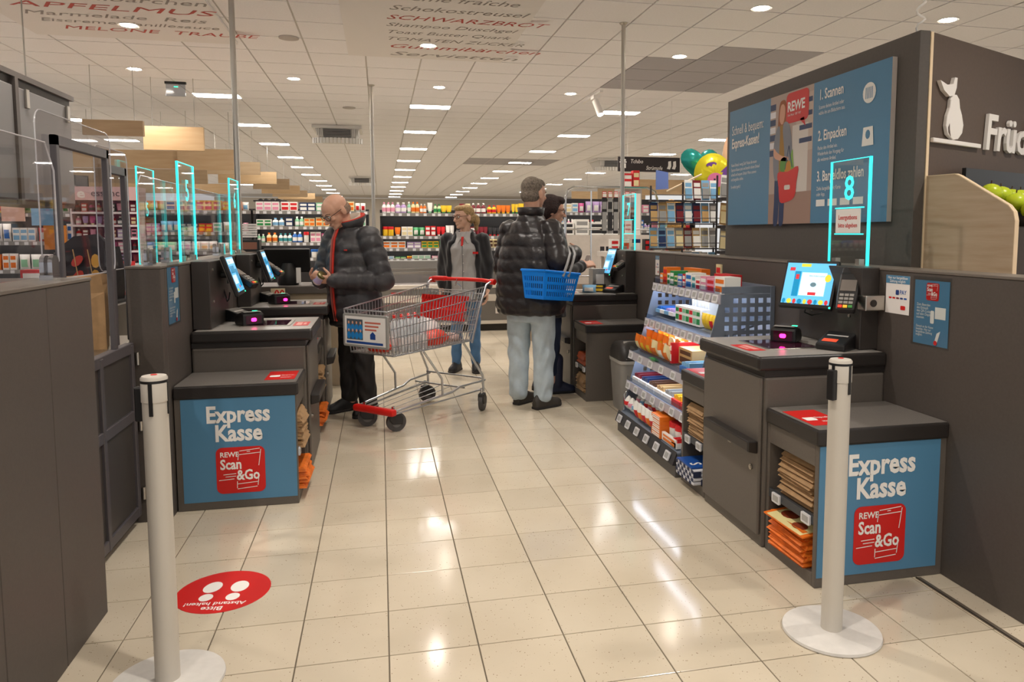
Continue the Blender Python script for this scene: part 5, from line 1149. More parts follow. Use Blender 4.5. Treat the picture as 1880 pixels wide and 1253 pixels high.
hd = MB().box(-.01, .63, -.02, .25, 1.735, 1.87).build('header', mat('header_pink', '#dcb7b6', .4), es)
m = MB(); m.text('essence', (.2, -.0215, 1.775), (1, 0, 0), (0, 0, 1), .095, .0, 1.05); m.build('lettering', mat('essence_ink', '#4a3540', .4), hd, recalc=False)
m = MB(); m.text('e', (.075, -.0225, 1.76), (1, 0, 0), (0, 0, 1), .13, .03, 1.2); m.build('emblem', WHITE, hd, recalc=False)
rr = random.Random(4)
for r in range(6):
    z = 1.62-r*.13; MB().box(.015, .605, .0, .22, z-.02, z).build('shelf', mat('shelf_pale', '#efe4e4', .4), es)  # shelf boards in one even pale pinkish white
    for k in range(9): put(rr.choice(('bottle', 'tube', 'carton')), rr.choice(('magenta', 'pink', 'dark red', 'red', 'black', 'lilac')), rr.choice(('black', 'white', 'cream')), (.05, .04, .085), (-2.97+k*.064, 3.56, z+.001), '%s on row %s of the cosmetics display' % (ORD[k+1], ORD[r+1]), 'cosmetics on the pink display')
# left till belt with patterned shopping bag and red baskets
bt = thing('till_belt', 'long till belt counter behind the left partition', 'till counter', (-2.3, .2, 0)); MB().box(-.3, .35, -.6, 3.4, 0, .86).build('body', DARK, bt); MB().box(-.25, .3, -.6, 3.2, .86, .88).build('belt', mat('belt_black', '#232223', .6), bt); MB().box(-.3, -.26, -.6, 3.2, .86, .95).build('rim', STEEL, bt)
fb = mat('floral_bag', '#1d1a1e', .5); 
sb = thing('shopping_bag', 'black shopping bag with orange flowers on the left till belt', 'shopping bag', (-2.27, 1.75, .88), -.3)
m = MB(); loft(m, [[(-.2, -.12, 0), (.2, -.12, 0), (.2, .12, 0), (-.2, .12, 0)], [(-.22, -.13, .2), (.21, -.13, .2), (.22, .12, .2), (-.2, .13, .2)], [(-.24, -.05, .4), (.2, -.08, .42), (.22, .06, .42), (-.23, .06, .4)]], True, False, False); m.build('bag', fb, sb, solid=.003)
for k in range(9): m = MB(); m.prism(ellpoly(.055, .035, 10, 0, 0, k), (-.15+(k % 3)*.15, -.132, .07+(k//3)*.12), (1, 0, 0), (0, .12, 1), (0, -.003, 0)); m.build('flower', flat(('#d8652a', '#c23a2a', '#d9a03a')[k % 3]), sb)
m = MB(); m.prism([(-.24, .4), (.2, .42), (.1, .52), (-.1, .5)], (0, -.03, 0), (1, 0, 0), (0, 0, 1), (0, .03, 0)); m.build('bag_flap', flat('#2a2226'), sb)
for k in range(3): MB().tube([(-.15+.12*k, -.135, .4), (-.1+.12*k, -.14, .1)], .004, 5).build('strap', flat('#c9a26c'), sb)
def basket_simple(loc, label, c, k):
    t = thing('shopping_basket', label, 'shopping basket', loc); m = MB(); loft(m, [[(-.17, -.11, 0), (.17, -.11, 0), (.17, .11, 0), (-.17, .11, 0)], [(-.22, -.15, .2), (.22, -.15, .2), (.22, .15, .2), (-.22, .15, .2)]], True, False, False); m.build('body', c, t, solid=.004)
    m = MB(); m.tube([(-.22, -.15, .2), (.22, -.15, .2), (.22, .15, .2), (-.22, .15, .2)], .008, 6, True); m.build('rim', c, t)
for k in range(4): basket_simple((-2.2+.02*k, 2.25+k*.32, .88), 'red plastic basket on the left till belt, %s from the camera' % ORD[k+1], mat('basket_red', '#cf2a20', .4), k)
for k in range(5): put('carton', ('red', 'orange', 'yellow', 'white', 'red')[k], ('white', 'yellow', 'red', 'blue', 'cream')[k], (.16, .12, .18), (-2.55+.03*k, 1.5+k*.4, .952), 'on the left till rim, %s from the camera' % ORD[k+1], 'goods on the left till')
# poinsettia
pn = thing('poinsettia', 'red poinsettia in a pot at the far left behind the acrylic screen', 'plant', (-1.95, -1.55, .86)); MB().lathe([(.06, 0), (.08, .12), (.085, .13)], 14).build('pot', flat('#7a3a22'), pn)
rr = random.Random(2)
for k in range(26):
    a = rr.uniform(0, 6.28); r = rr.uniform(.03, .17); z = .2+rr.uniform(0, .2); m = MB(); c = Vector((r*math.cos(a), r*math.sin(a), z)); d = Vector((math.cos(a), math.sin(a), rr.uniform(-.3, .5))).normalized(); s_ = d.orthogonal().normalized()
    m.add([c-d*.05, c+s_*.025, c+d*.06, c-s_*.025], [(0, 1, 2, 3)]); m.build('leaf', flat('#c22a1e') if k % 3 else flat('#2f5a2a'), pn, solid=.002, recalc=False)
MB().cyl((0, 0, .1), (0, 0, .35), .012, n=6).build('stem', flat('#4a5a2a'), pn)
# small sign boards by the left shelves
for k, (x, z, c, w, h) in enumerate(((-4.05, 1.5, '#7fb3d8', .3, .35), (-3.95, 1.2, '#e08a2a', .25, .3), (-4.4, 1.55, '#d9b0a0', .25, .35), (-3.5, 1.15, '#d24a2a', .18, .12))):
    o = MB().box(-w/2, w/2, 0, .02, 0, h).build('shelf_poster', flat(c)); o.location = (x, 5.565, z); tag(o, '%s shelf poster behind the left acrylic screens' % ('pale blue', 'orange', 'beige', 'small red')[k], 'poster')
# ------------------------------------------------------------------ wooden baffles hung from the ceiling
def ray_at_y(px_, py_, y):
    d = fw+rt*((px_-1004.45)/F_PX)-up*((py_-547.31)/F_PX); t = (y-CAM.y)/d.y; return CAM+d*t
WB = [mat('baffle_a', '#b8986f', .55, nscale=2, wood='#c4a680', stretch=(1, 1, 8)), mat('baffle_b', '#a48a6a', .55, nscale=2, wood='#b39a7a', stretch=(1, 1, 8))]
for k, (pr_, pl, pt_, pb_) in enumerate(((373, 262, 234, 277), (262, 150, 222, 250), (437, 325, 275, 313), (477, 380, 298, 321), (507, 400, 316, 338), (531, 464, 329, 348), (550, 480, 341, 356), (564, 500, 350, 362), (578, 510, 355, 366), (592, 520, 361, 371), (325, 130, 277, 310), (380, 130, 312, 338), (420, 130, 338, 356))):
    D = F_PX*1.55/(431-pt_); y = CAM.y+D*.99
    a = ray_at_y(pr_, pt_, y); b = ray_at_y(pl, pt_, y); c = ray_at_y(pr_, pb_, y)
    t = thing('wood_baffle', 'wooden ceiling baffle above the left shelves, %s counted from the front' % ORD[k+1], 'ceiling baffle', (a.x, y, c.z), 0, 'wooden ceiling baffles'); w = a.x-b.x; h = a.z-c.z
    MB().box(-w, 0, 0, .06, 0, h).build('board', WB[k % 2], t)
    for q in (.15, .85): MB().cyl((-w*q, .03, h), (-w*q, .03, HC-c.z), .004, n=5).build('rod', STEEL, t)
for k, (pr_, pl, pt_, pb_) in enumerate(((1107, 1050, 352, 372), (1185, 1098, 343, 368), (1330, 1170, 332, 360))):
    y = 18-2.5*k; a = ray_at_y(pr_, pt_, y); b = ray_at_y(pl, pt_, y); c = ray_at_y(pr_, pb_, y); t = thing('wood_baffle', 'wooden ceiling baffle beyond the right steel pole, %s from left' % ORD[k+1], 'ceiling baffle', (a.x, y, c.z), 0, 'wooden ceiling baffles'); MB().cyl(((b.x-a.x)*.5, .03, a.z-c.z), ((b.x-a.x)*.5, .03, HC-c.z), .004, n=5).build('rod', STEEL, t); MB().box(b.x-a.x, 0, 0, .06, 0, a.z-c.z).build('board', WB[k % 2], t)
# ------------------------------------------------------------------ shopping trolley
ct = thing('shopping_trolley', 'wire shopping trolley with red handle and water bottles', 'shopping trolley', (.642, 1.25, 0), -2.341)
WIRE = mat('trolley_wire', '#c9cbce', .3, .85)
TRED = mat('trolley_red', '#d8221c', .35)
def bil(q, a, b): return q[0]*(1-a)*(1-b)+q[1]*a*(1-b)+q[2]*a*b+q[3]*(1-a)*b
def wire_panel(name, q, nu, nv, r=.003, rim=.006, parent=ct):
    q = [Vector(p) for p in q]; m = MB()
    for i in range(1, nu): m.tube([bil(q, i/nu, 0), bil(q, i/nu, 1)], r, 5)
    for j in range(1, nv): m.tube([bil(q, 0, j/nv), bil(q, 1, j/nv)], r*1.25, 4)
    m.tube([q[0], q[1], q[2], q[3]], rim, 6, True)
    o = m.build(name, WIRE, parent); return o
fbz, ftz, rtz, rbz = .555, .87, .985, .57
A = {}
for s in (-1, 1):
    A[s] = [(1.03, s*.205, fbz), (.21, s*.258, rbz), (.07, s*.292, rtz), (1.085, s*.21, ftz)]
    wire_panel('basket_side', A[s], 30, 5)
    MB().tube([(.21, s*.258, rbz-.02), (.14, s*.275, .80), (.07, s*.3, 1.0), (.02, s*.305, 1.02)], .009, 8).build('side_tube', WIRE, ct)
wire_panel('basket_front', [A[-1][0], A[1][0], A[1][3], A[-1][3]], 12, 5)
wire_panel('basket_floor', [A[-1][0], A[1][0], A[1][1], A[-1][1]], 12, 22)
wire_panel('basket_rear', [A[-1][1], A[1][1], (.10, .285, .93), (.10, -.285, .93)], 18, 6)
wire_panel('child_seat_frame', [(.24, -.24, .70), (.24, .24, .70), (.17, .255, .955), (.17, -.255, .955)], 14, 4)
cs = MB()
for k in range(15):
    v = -.225+k*.03; cs.box(0, .012, v, v+.02, 0, .2)
cs.box(0, .012, -.235, .235, .0, .02); cs.box(0, .012, -.235, .235, .16, .2); cs.box(0, .013, -.235, .235, .08, .10)
o = cs.build('child_seat', TRED, ct); o.location = (.262, 0, .72); o.rotation_euler = (0, -.27, 0)
h = MB(); h.tube([(0, -.30, 1.02), (-.012, -.2, 1.028), (-.015, 0, 1.03), (-.012, .2, 1.028), (0, .30, 1.02)], .016, 12); hd = h.build('handle', TRED, ct)
for s in (-1, 1): MB().cyl((0, s*.29, 1.02), (0, s*.33, 1.018), .024, n=14).build('handle_end', TRED, hd)
m = MB(); m.box(-.03, .03, -.3, -.16, 1.012, 1.05); m.build('coin_lock', TRED, hd, bevel=.012)
MB().tube([(0, -.05, 1.03), (.05, -.03, .98), (.06, 0, 1.0), (.03, .02, .97), (.06, .05, .93)], .004, 5).build('chain', CHROME, hd)
# chassis
for s in (-1, 1):
    MB().tube([(.08, s*.285, .24), (.14, s*.28, .235), (.36, s*.255, .23), (.45, s*.245, .2), (.9, s*.19, .165), (1.03, s*.175, .155)], .009, 8).build('chassis_tube', WIRE, ct)
    MB().tube([(.1, s*.285, .17), (.5, s*.24, .155), (1.0, s*.165, .135)], .007, 8).build('chassis_tube', WIRE, ct)
    MB().tube([(.3, s*.245, rbz-.01), (.27, s*.25, .52), (.11, s*.285, .28), (.1, s*.286, .15)], .0095, 8).build('rear_leg', WIRE, ct)
    MB().tube([(.74, s*.225, fbz-.005), (.55, s*.235, .32), (.545, s*.236, .19)], .0085, 8).build('front_leg', WIRE, ct)
m = MB()
for k in range(5):
    v = -.2+k*.1; m.tube([(.3, v, .2), (.97, v*.75, .15)], .003, 4)
m.tube([(.3, -.25, .21), (.3, .25, .21)], .007, 6); m.tube([(.12, -.285, .26), (.12, .285, .26)], .007, 6); m.build('lower_rack', WIRE, ct)
m = MB(); m.box(.99, 1.045, -.195, .195, .125, .175); m.build('bumper', TRED, ct, bevel=.016)
TYRE = mat('caster_grey', '#4d4a49', .5); HUB = mat('caster_hub', '#6d6a68', .5)
for (u, v, a, nm) in ((.115, .286, .35, 1), (.115, -.286, -.55, 1), (.947, .14, -.5, 1), (.947, -.14, -.75, 1)):
    w = bpy.data.objects.new('caster', None); COL.objects.link(w); w.parent = ct; w.location = (u, v, 0); w.rotation_euler = (0, 0, a)
    MB().cyl((-.0, -.015, .07), (-.0, .015, .07), .07, n=24).build('wheel', TYRE, w, bevel=.006); MB().cyl((0, -.017, .066), (0, .017, .066), .035, n=16).build('hub', HUB, w)
    m = MB(); m.prism([(-.045, .05), (.03, .055), (.055, .09), (.05, .14), (-.01, .145), (-.05, .1)], (0, -.024, 0), (1, 0, 0), (0, 0, 1), (0, .048, 0)); m.build('fork', mat('caster_fork', '#2f2d2d', .45), w, bevel=.006); MB().cyl((.02, 0, .14), (.02, 0, .18), .012, n=10).build('stem', CHROME, w)
# advert frame on the front
af = bpy.data.objects.new('advert_frame', None); COL.objects.link(af); af.parent = ct; af.location = (1.075, -.0, .725)
m = MB(); m.prism(rrect(.43, .235, .015, 4), (.0, 0, 0), (0, 1, 0), (0, 0, 1), (.018, 0, 0)); m.build('rim', mat('frame_grey', '#a9a7a2', .4, .3), af, bevel=.004)
m = MB(); e = .0185
def ar(ci, x0, x1, z0, z1, ee=0): m.cur = ci; m.flatpoly([(x0, z0), (x1, z0), (x1, z1), (x0, z1)], (e+ee, 0, 0), (0, 1, 0), (0, 0, 1))
ar(0, -.195, .195, -.1, .1); ar(1, -.175, -.02, -.065, .08, .0006); ar(2, -.18, .17, -.092, -.075, .0006)
for k in range(3): ar(3, .0, .15-.02*k, .055-k*.025, .067-k*.025, .0006)
for r in range(2):
    for k in range(4): m.cur = 4; m.flatpoly(ellpoly(.019, .026, 12, -.155+k*.038, -.035+r*.055), (e+.001, 0, 0), (0, 1, 0), (0, 0, 1)); m.cur = 5; m.flatpoly(ellpoly(.008, .011, 10, -.155+k*.038, .0+r*.055), (e+.0014, 0, 0), (0, 1, 0), (0, 0, 1))
ar(0, .02, .13, -.065, .0, .0006); m.cur = 2; m.flatpoly([(.05, -.055), (.1, -.055), (.1, -.02), (.075, .0), (.05, -.02)], (e+.001, 0, 0), (0, 1, 0), (0, 0, 1)); m.build('advert_print', [PAPER, flat('#4a5560'), flat('#23468a'), flat('#c96a58'), flat('#1f7fc4'), flat('#d9a488')], af, recalc=False)
# contents
CT_M = Matrix.Translation((.642, 1.25, 0)) @ Matrix.Rotation(-2.341, 4, 'Z')
def cl(u, v, z): return tuple(CT_M @ Vector((u, v, z)))
m = MB(); m.lathe([(.031, 0), (.034, .01), (.034, .09), (.031, .1), (.034, .11), (.034, .18), (.018, .225), (.014, .23), (.014, .238)], 14); m.cur = 1; m.lathe([(.0165, .236), (.0165, .256), (.013, .258)], 12); m.cur = 2; m.lathe([(.0345, .04), (.0345, .1)], 14)
bme = m.mesh('water_bottle', [mat('pet_clear', '#e9edf0', .1, alpha=.55, spec=.9), mat('cap_red', '#d8322a', .4), mat('label_white', '#e6dedc', .5)])
for i in range(2):
    for k in range(4):
        o = inst('water_bottle', bme, cl(.86-k*.073, .13-i*.073, .562)); tag(o, 'clear water bottle with red cap in the trolley, %s row, %s from the front' % ('near' if i == 0 else 'far', ORD[k+1]), 'water bottle', 'water bottles in the trolley')
RB = mat('red_bag', '#e0381c', .45, bump=.5, bscale=30)
def soft(name, label, cat, loc, r, material, seed, rz=0, amp=.18):
    rr = random.Random(seed); m = MB(); m.ell((0, 0, 0), r, 20, 12); ph = [rr.uniform(0, 6) for _ in range(6)]
    m.v = [tuple(c*(1+amp*(math.sin(5*p[0]/r[0]+ph[0])*math.sin(4*p[1]/r[1]+ph[1])*.5+.4*math.sin(7*p[2]/r[2]+ph[2]+3*p[0]/r[0]))) for c in p) for p in m.v]
    m.v = [(p[0], p[1], max(p[2], -r[2]*.75)) for p in m.v]
    o = m.build(name, material, dbl=True); o.location = (loc[0], loc[1], loc[2]+r[2]*.75); o.rotation_euler = (0, 0, rz); return tag(o, label, cat)
soft('carrier_bag', 'crumpled orange red bag lying in the trolley middle', 'bag', cl(.47, .06, .562), (.17, .12, .06), RB, 1, -2.3)
soft('carrier_bag', 'orange red bag corner in the trolley front', 'bag', cl(.95, .0, .562), (.06, .1, .045), RB, 4, -2.3)
soft('bread_bag', 'white plastic bag of bread rolls in the trolley', 'bag', cl(.36, -.1, .562), (.13, .1, .1), mat('bag_white', '#dedad6', .35, bump=.5, bscale=25), 2)
o = soft('grocery_pack', 'small patterned pack at the trolley rear', 'pack', cl(.28, .12, .562), (.06, .07, .04), mat('pack_pattern', '#c9a8a0', .5, noise=.5, nscale=25), 3)

# ------------------------------------------------------------------ people
def pix(v): return Vector(v)
class Fig:
    """collects closed primitives; remeshed to one surface"""
    def __init__(s): s.m = MB()
    def ball(s, c, r, M=None): s.m.ell(c, r if isinstance(r, (tuple, list)) else (r, r, r), 16, 10, M); return s
    def cap(s, p0, p1, r0, r1):
        p0, p1 = Vector(p0), Vector(p1); s.m.cyl(p0, p1, r0, r1, 14); s.ball(p0, r0); s.ball(p1, r1); return s
    def chain(s, pts):
        for (a, ra), (b, rb) in zip(pts[:-1], pts[1:]): s.cap(a, b, ra, rb)
        return s
    def torso(s, rings, n=24, p=2.3):
        R = []
        for (z, cx, cy_, rx, ry) in rings:
            R.append([(cx+rx*abs(math.cos(t))**(2/p)*(1 if math.cos(t) > 0 else -1), cy_+ry*abs(math.sin(t))**(2/p)*(1 if math.sin(t) > 0 else -1), z) for t in [2*math.pi*k/n for k in range(n)]])
        loft(s.m, R); return s
    def build(s, name, material, parent, voxel=.012, smooth=5, sculpt=None):
        me = s.m.mesh('tmp'); ob = bpy.data.objects.new('tmp', me); COL.objects.link(ob)
        r = ob.modifiers.new('r', 'REMESH'); r.mode = 'VOXEL'; r.voxel_size = voxel; r.use_smooth_shade = True
        if smooth: k = ob.modifiers.new('s', 'SMOOTH'); k.iterations = smooth; k.factor = .5
        dg = bpy.context.evaluated_depsgraph_get(); out = bpy.data.meshes.new_from_object(ob.evaluated_get(dg)); bpy.data.objects.remove(ob); bpy.data.meshes.remove(me)
        if sculpt:
            n = len(out.vertices); co = np.empty(n*3, 'f'); out.vertices.foreach_get('co', co); co = co.reshape(-1, 3); no = np.empty(n*3, 'f'); out.vertex_normals.foreach_get('vector', no); no = no.reshape(-1, 3)
            co = sculpt(co.astype(float), no.astype(float)); out.vertices.foreach_set('co', co.astype('f').ravel()); out.update()
        out.materials.clear(); out.materials.append(material)
        out.polygons.foreach_set('material_index', [0]*len(out.polygons)); out.polygons.foreach_set('use_smooth', [True]*len(out.polygons)); out.name = name
        o = bpy.data.objects.new(name, out); COL.objects.link(o); o.parent = parent; return o
def segdist(co, a, b):
    a, b = np.array(a, float), np.array(b, float); d = b-a; L = np.linalg.norm(d); t = np.clip(((co-a) @ d)/L**2, 0, 1); return np.linalg.norm(co-(a+t[:, None]*d), axis=1), t*L
def quilt(arms, sp=.085, amp=.012, trad=.2, ty=0., wr=.004):
    """horizontal quilting on the trunk and rings along the sleeves"""
    def f(co, no):
        ph = co[:, 2]/sp+.04*np.sin(co[:, 0]*23+co[:, 2]*9)
        d0 = np.abs(np.sin(np.pi*ph))**.45*amp
        dt = np.sqrt((co[:, 0]*.85)**2+(co[:, 1]-ty)**2)-trad
        best = dt.copy()
        for pts in arms:
            off = 0
            for (a, ra), (b, rb) in zip(pts[:-1], pts[1:]):
                d, t = segdist(co, a, b); d = d-(ra+rb)/2; k = d < best
                v = np.abs(np.sin(np.pi*((off+t)/(sp*.95)+.05*np.sin(co[:, 2]*30))))**.45*amp; d0 = np.where(k, v, d0); best = np.where(k, d, best); off += np.linalg.norm(np.array(b)-np.array(a))
        w = wr*(np.sin(co[:, 0]*61+co[:, 2]*40)*np.sin(co[:, 1]*53-co[:, 2]*31))
        return co+no*(d0+w)[:, None]
    return f
def wrinkle(amp=.005, f=1., zc=None):
    def g(co, no):
        w = amp*(np.sin(co[:, 2]*48*f+8*np.sin(co[:, 0]*17)+co[:, 1]*20)*.6+.4*np.sin(co[:, 0]*50*f+co[:, 2]*33))
        if zc: w = w*(.4+1.2*np.exp(-((co[:, 2]-zc)/.12)**2)+1.2*np.exp(-((co[:, 2]-.14)/.09)**2))
        return co+no*w[:, None]
    return g
def head_prims(F, c, M, k=1., neck=None, female=False):
    c = Vector(c)
    def B(p, r): F.ball(c+M @ (Vector(p)*k), tuple(x*k for x in r), M)
    B((0, -.012, .035), (.078, .098, .082)); B((0, .03, .03), (.068, .068, .075)); B((0, .035, -.035), (.058, .062, .065)); B((0, .05, -.085), (.04, .042, .032)); B((0, .078, -.1), (.022, .018, .018))
    B((0, -.03, -.05), (.055, .06, .06))
    B((0, .092, .022), (.05, .014, .012)); F.cap(c+M @ (Vector((0, .098, .012))*k), c+M @ (Vector((0, .12, -.032))*k), .009*k, .014*k)
    for s in (-1, 1):
        B((s*.012, .108, -.036), (.009, .01, .007)); B((s*.078, -.012, -.012), (.009, .024, .036)); B((s*.035, .078, -.02), (.024, .022, .02))
    B((0, .098, -.062), (.024, .01, .006)); B((0, .096, -.071), (.02, .01, .006))
    if neck is not None: F.cap(neck, c+M @ (Vector((0, -.02, -.06))*k), .062*k if not female else .05, .056*k if not female else .046)
def hand_prims(F, wrist, d, n, left, curl=(.4, .5, .4), thumb=.6, k=1.):
    w, d, n = Vector(wrist), Vector(d).normalized(), Vector(n); n = (n-d*n.dot(d)).normalized(); t = n.cross(d) if left else d.cross(n)
    for a in (-.026, -.009, .009, .026): F.cap(w+t*a*.6*k, w+d*.085*k+t*a*k, .015*k, .0125*k)
    for i, (a, L) in enumerate(((.029, .072), (.010, .08), (-.010, .074), (-.028, .058))):
        p = w+d*.088*k+t*a*k; ang = 0; r = .0092
        for q, f in enumerate((.45, .32, .23)):
            ang += curl[q]*(1+.06*i); v = d*math.cos(ang)+n*math.sin(ang); p2 = p+v*L*f*1.15*k; F.cap(p, p2, r*k, (r-.0008)*k); p = p2; r -= .0008
    p = w+d*.03*k+t*.03*k; v = (d*.6+t*.7+n*.45).normalized(); p2 = p+v*.04*k; v2 = (d*.75+t*.25*(1-thumb)+n*(.3+thumb)).normalized(); F.cap(p, p2, .0125*k, .011*k); F.cap(p2, p2+v2*.032*k, .011*k, .0095*k); F.cap(p2+v2*.032*k, p2+v2*.032*k+(v2+n*.3).normalized()*.024*k, .0095*k, .0085*k)
def rotm(pitch=0., yaw=0., roll=0.):
    return (Matrix.Rotation(yaw, 3, 'Z') @ Matrix.Rotation(pitch, 3, 'X') @ Matrix.Rotation(roll, 3, 'Y'))
SKIN = mat('skin', '#cf9f86', .5, noise=.05, nscale=14); SKIN2 = mat('skin_pale', '#d8ab92', .5, noise=.04, nscale=14)
def glasses(parent, c, M, k=1., col='#2a2a2c'):
    g = bpy.data.objects.new('glasses', None); COL.objects.link(g); g.parent = parent; c = Vector(c); gm = mat('g_'+col, col, .3, .3)
    P = lambda x, y, z: c+M @ (Vector((x, y, z))*k)
    for s in (-1, 1):
        MB().tube([P(s*.034+.027*math.cos(a), .112-.012*abs(math.cos(a))*(1 if s*math.cos(a) > 0 else 0), .004+.02*math.sin(a)) for a in [2*math.pi*q/16 for q in range(16)]], .0022, 5, True).build('rim', gm, g)
        MB().tube([P(s*.061, .1, .01), P(s*.076, .06, .012), P(s*.081, -.01, .012), P(s*.08, -.03, -.005)], .0022, 5).build('temple', gm, g)
        m = MB(); m.add([P(s*.034+.026*math.cos(a), .111-.012*abs(math.cos(a))*(1 if s*math.cos(a) > 0 else 0), .004+.019*math.sin(a)) for a in [2*math.pi*q/14 for q in range(14)]], [tuple(range(14))]); m.build('lens', GLASSD, g, recalc=False)
    MB().tube([P(-.008, .113, .01), P(0, .116, .013), P(.008, .113, .01)], .0022, 5).build('bridge', gm, g)
def eyes(parent, c, M, k=1.):
    c = Vector(c)
    for s in (-1, 1):
        m = MB(); m.ell(c+M @ (Vector((s*.032, .09, .004))*k), (.0125*k, .0125*k, .010*k), 10, 8, M); m.cur = 1; m.ell(c+M @ (Vector((s*.032, .0985, .003))*k), (.006*k, .005*k, .006*k), 8, 6, M); m.build('eye', [mat('eye_white', '#e0d6cc', .3), mat('iris', '#3a2c22', .2)], parent)
        MB().tube([c+M @ (Vector((s*(.016+.012*q), .103-.006*q, .026+.004*math.sin(q*1.2)))*k) for q in range(4)], .0035*k, 5).build('eyebrow', mat('brow', '#6a5240', .8), parent)
def shoe(parent, ankle, toe_dir, L, col, sole='#2a2726', heel=0., boot=0.):
    a = Vector(ankle); d = Vector(toe_dir).normalized(); ang = math.atan2(d.y, d.x)-math.pi/2
    M = Matrix.Translation((a.x, a.y, 0)) @ Matrix.Rotation(ang, 4, 'Z')
    out = [(-.035, -.075), (.035, -.075), (.043, 0), (.049, L*.45), (.04, L*.6), (.012, L*.72), (-.02, L*.71), (-.042, L*.58), (-.047, L*.42), (-.04, 0)]
    m = MB(); m.T = M; m.prism(out, (0, 0, 0), (1, 0, 0), (0, 1, 0), (0, 0, .022)); so = m.build('sole', flat(sole, .6), parent, bevel=.006)
    if heel: m = MB(); m.T = M; m.box(-.03, .03, -.075, -.01, 0, heel); m.build('heel', flat(sole, .6), so)
    F = Fig(); T3 = lambda p: M @ Vector(p)
    F.m.T = M; R = []
    for (yy, wd, h) in ((-.075, .03, .07), (-.05, .04, .1), (0, .042, .105), (L*.25, .044, .085), (L*.45, .047, .06), (L*.6, .04, .05), (L*.7, .02, .035)): R.append([(wd*math.cos(t), yy, .018+max(0, h*math.sin(t)) if math.sin(t) > -.3 else .016) for t in [2*math.pi*q/14 for q in range(14)]])
    loft(F.m, R); F.m.T = None
    if boot: F.cap((a.x, a.y, .08), (a.x, a.y, boot), .052, .06)
    s = F.build('shoe' if not boot else 'boot', flat(col, .5), parent, .008, 4); return s
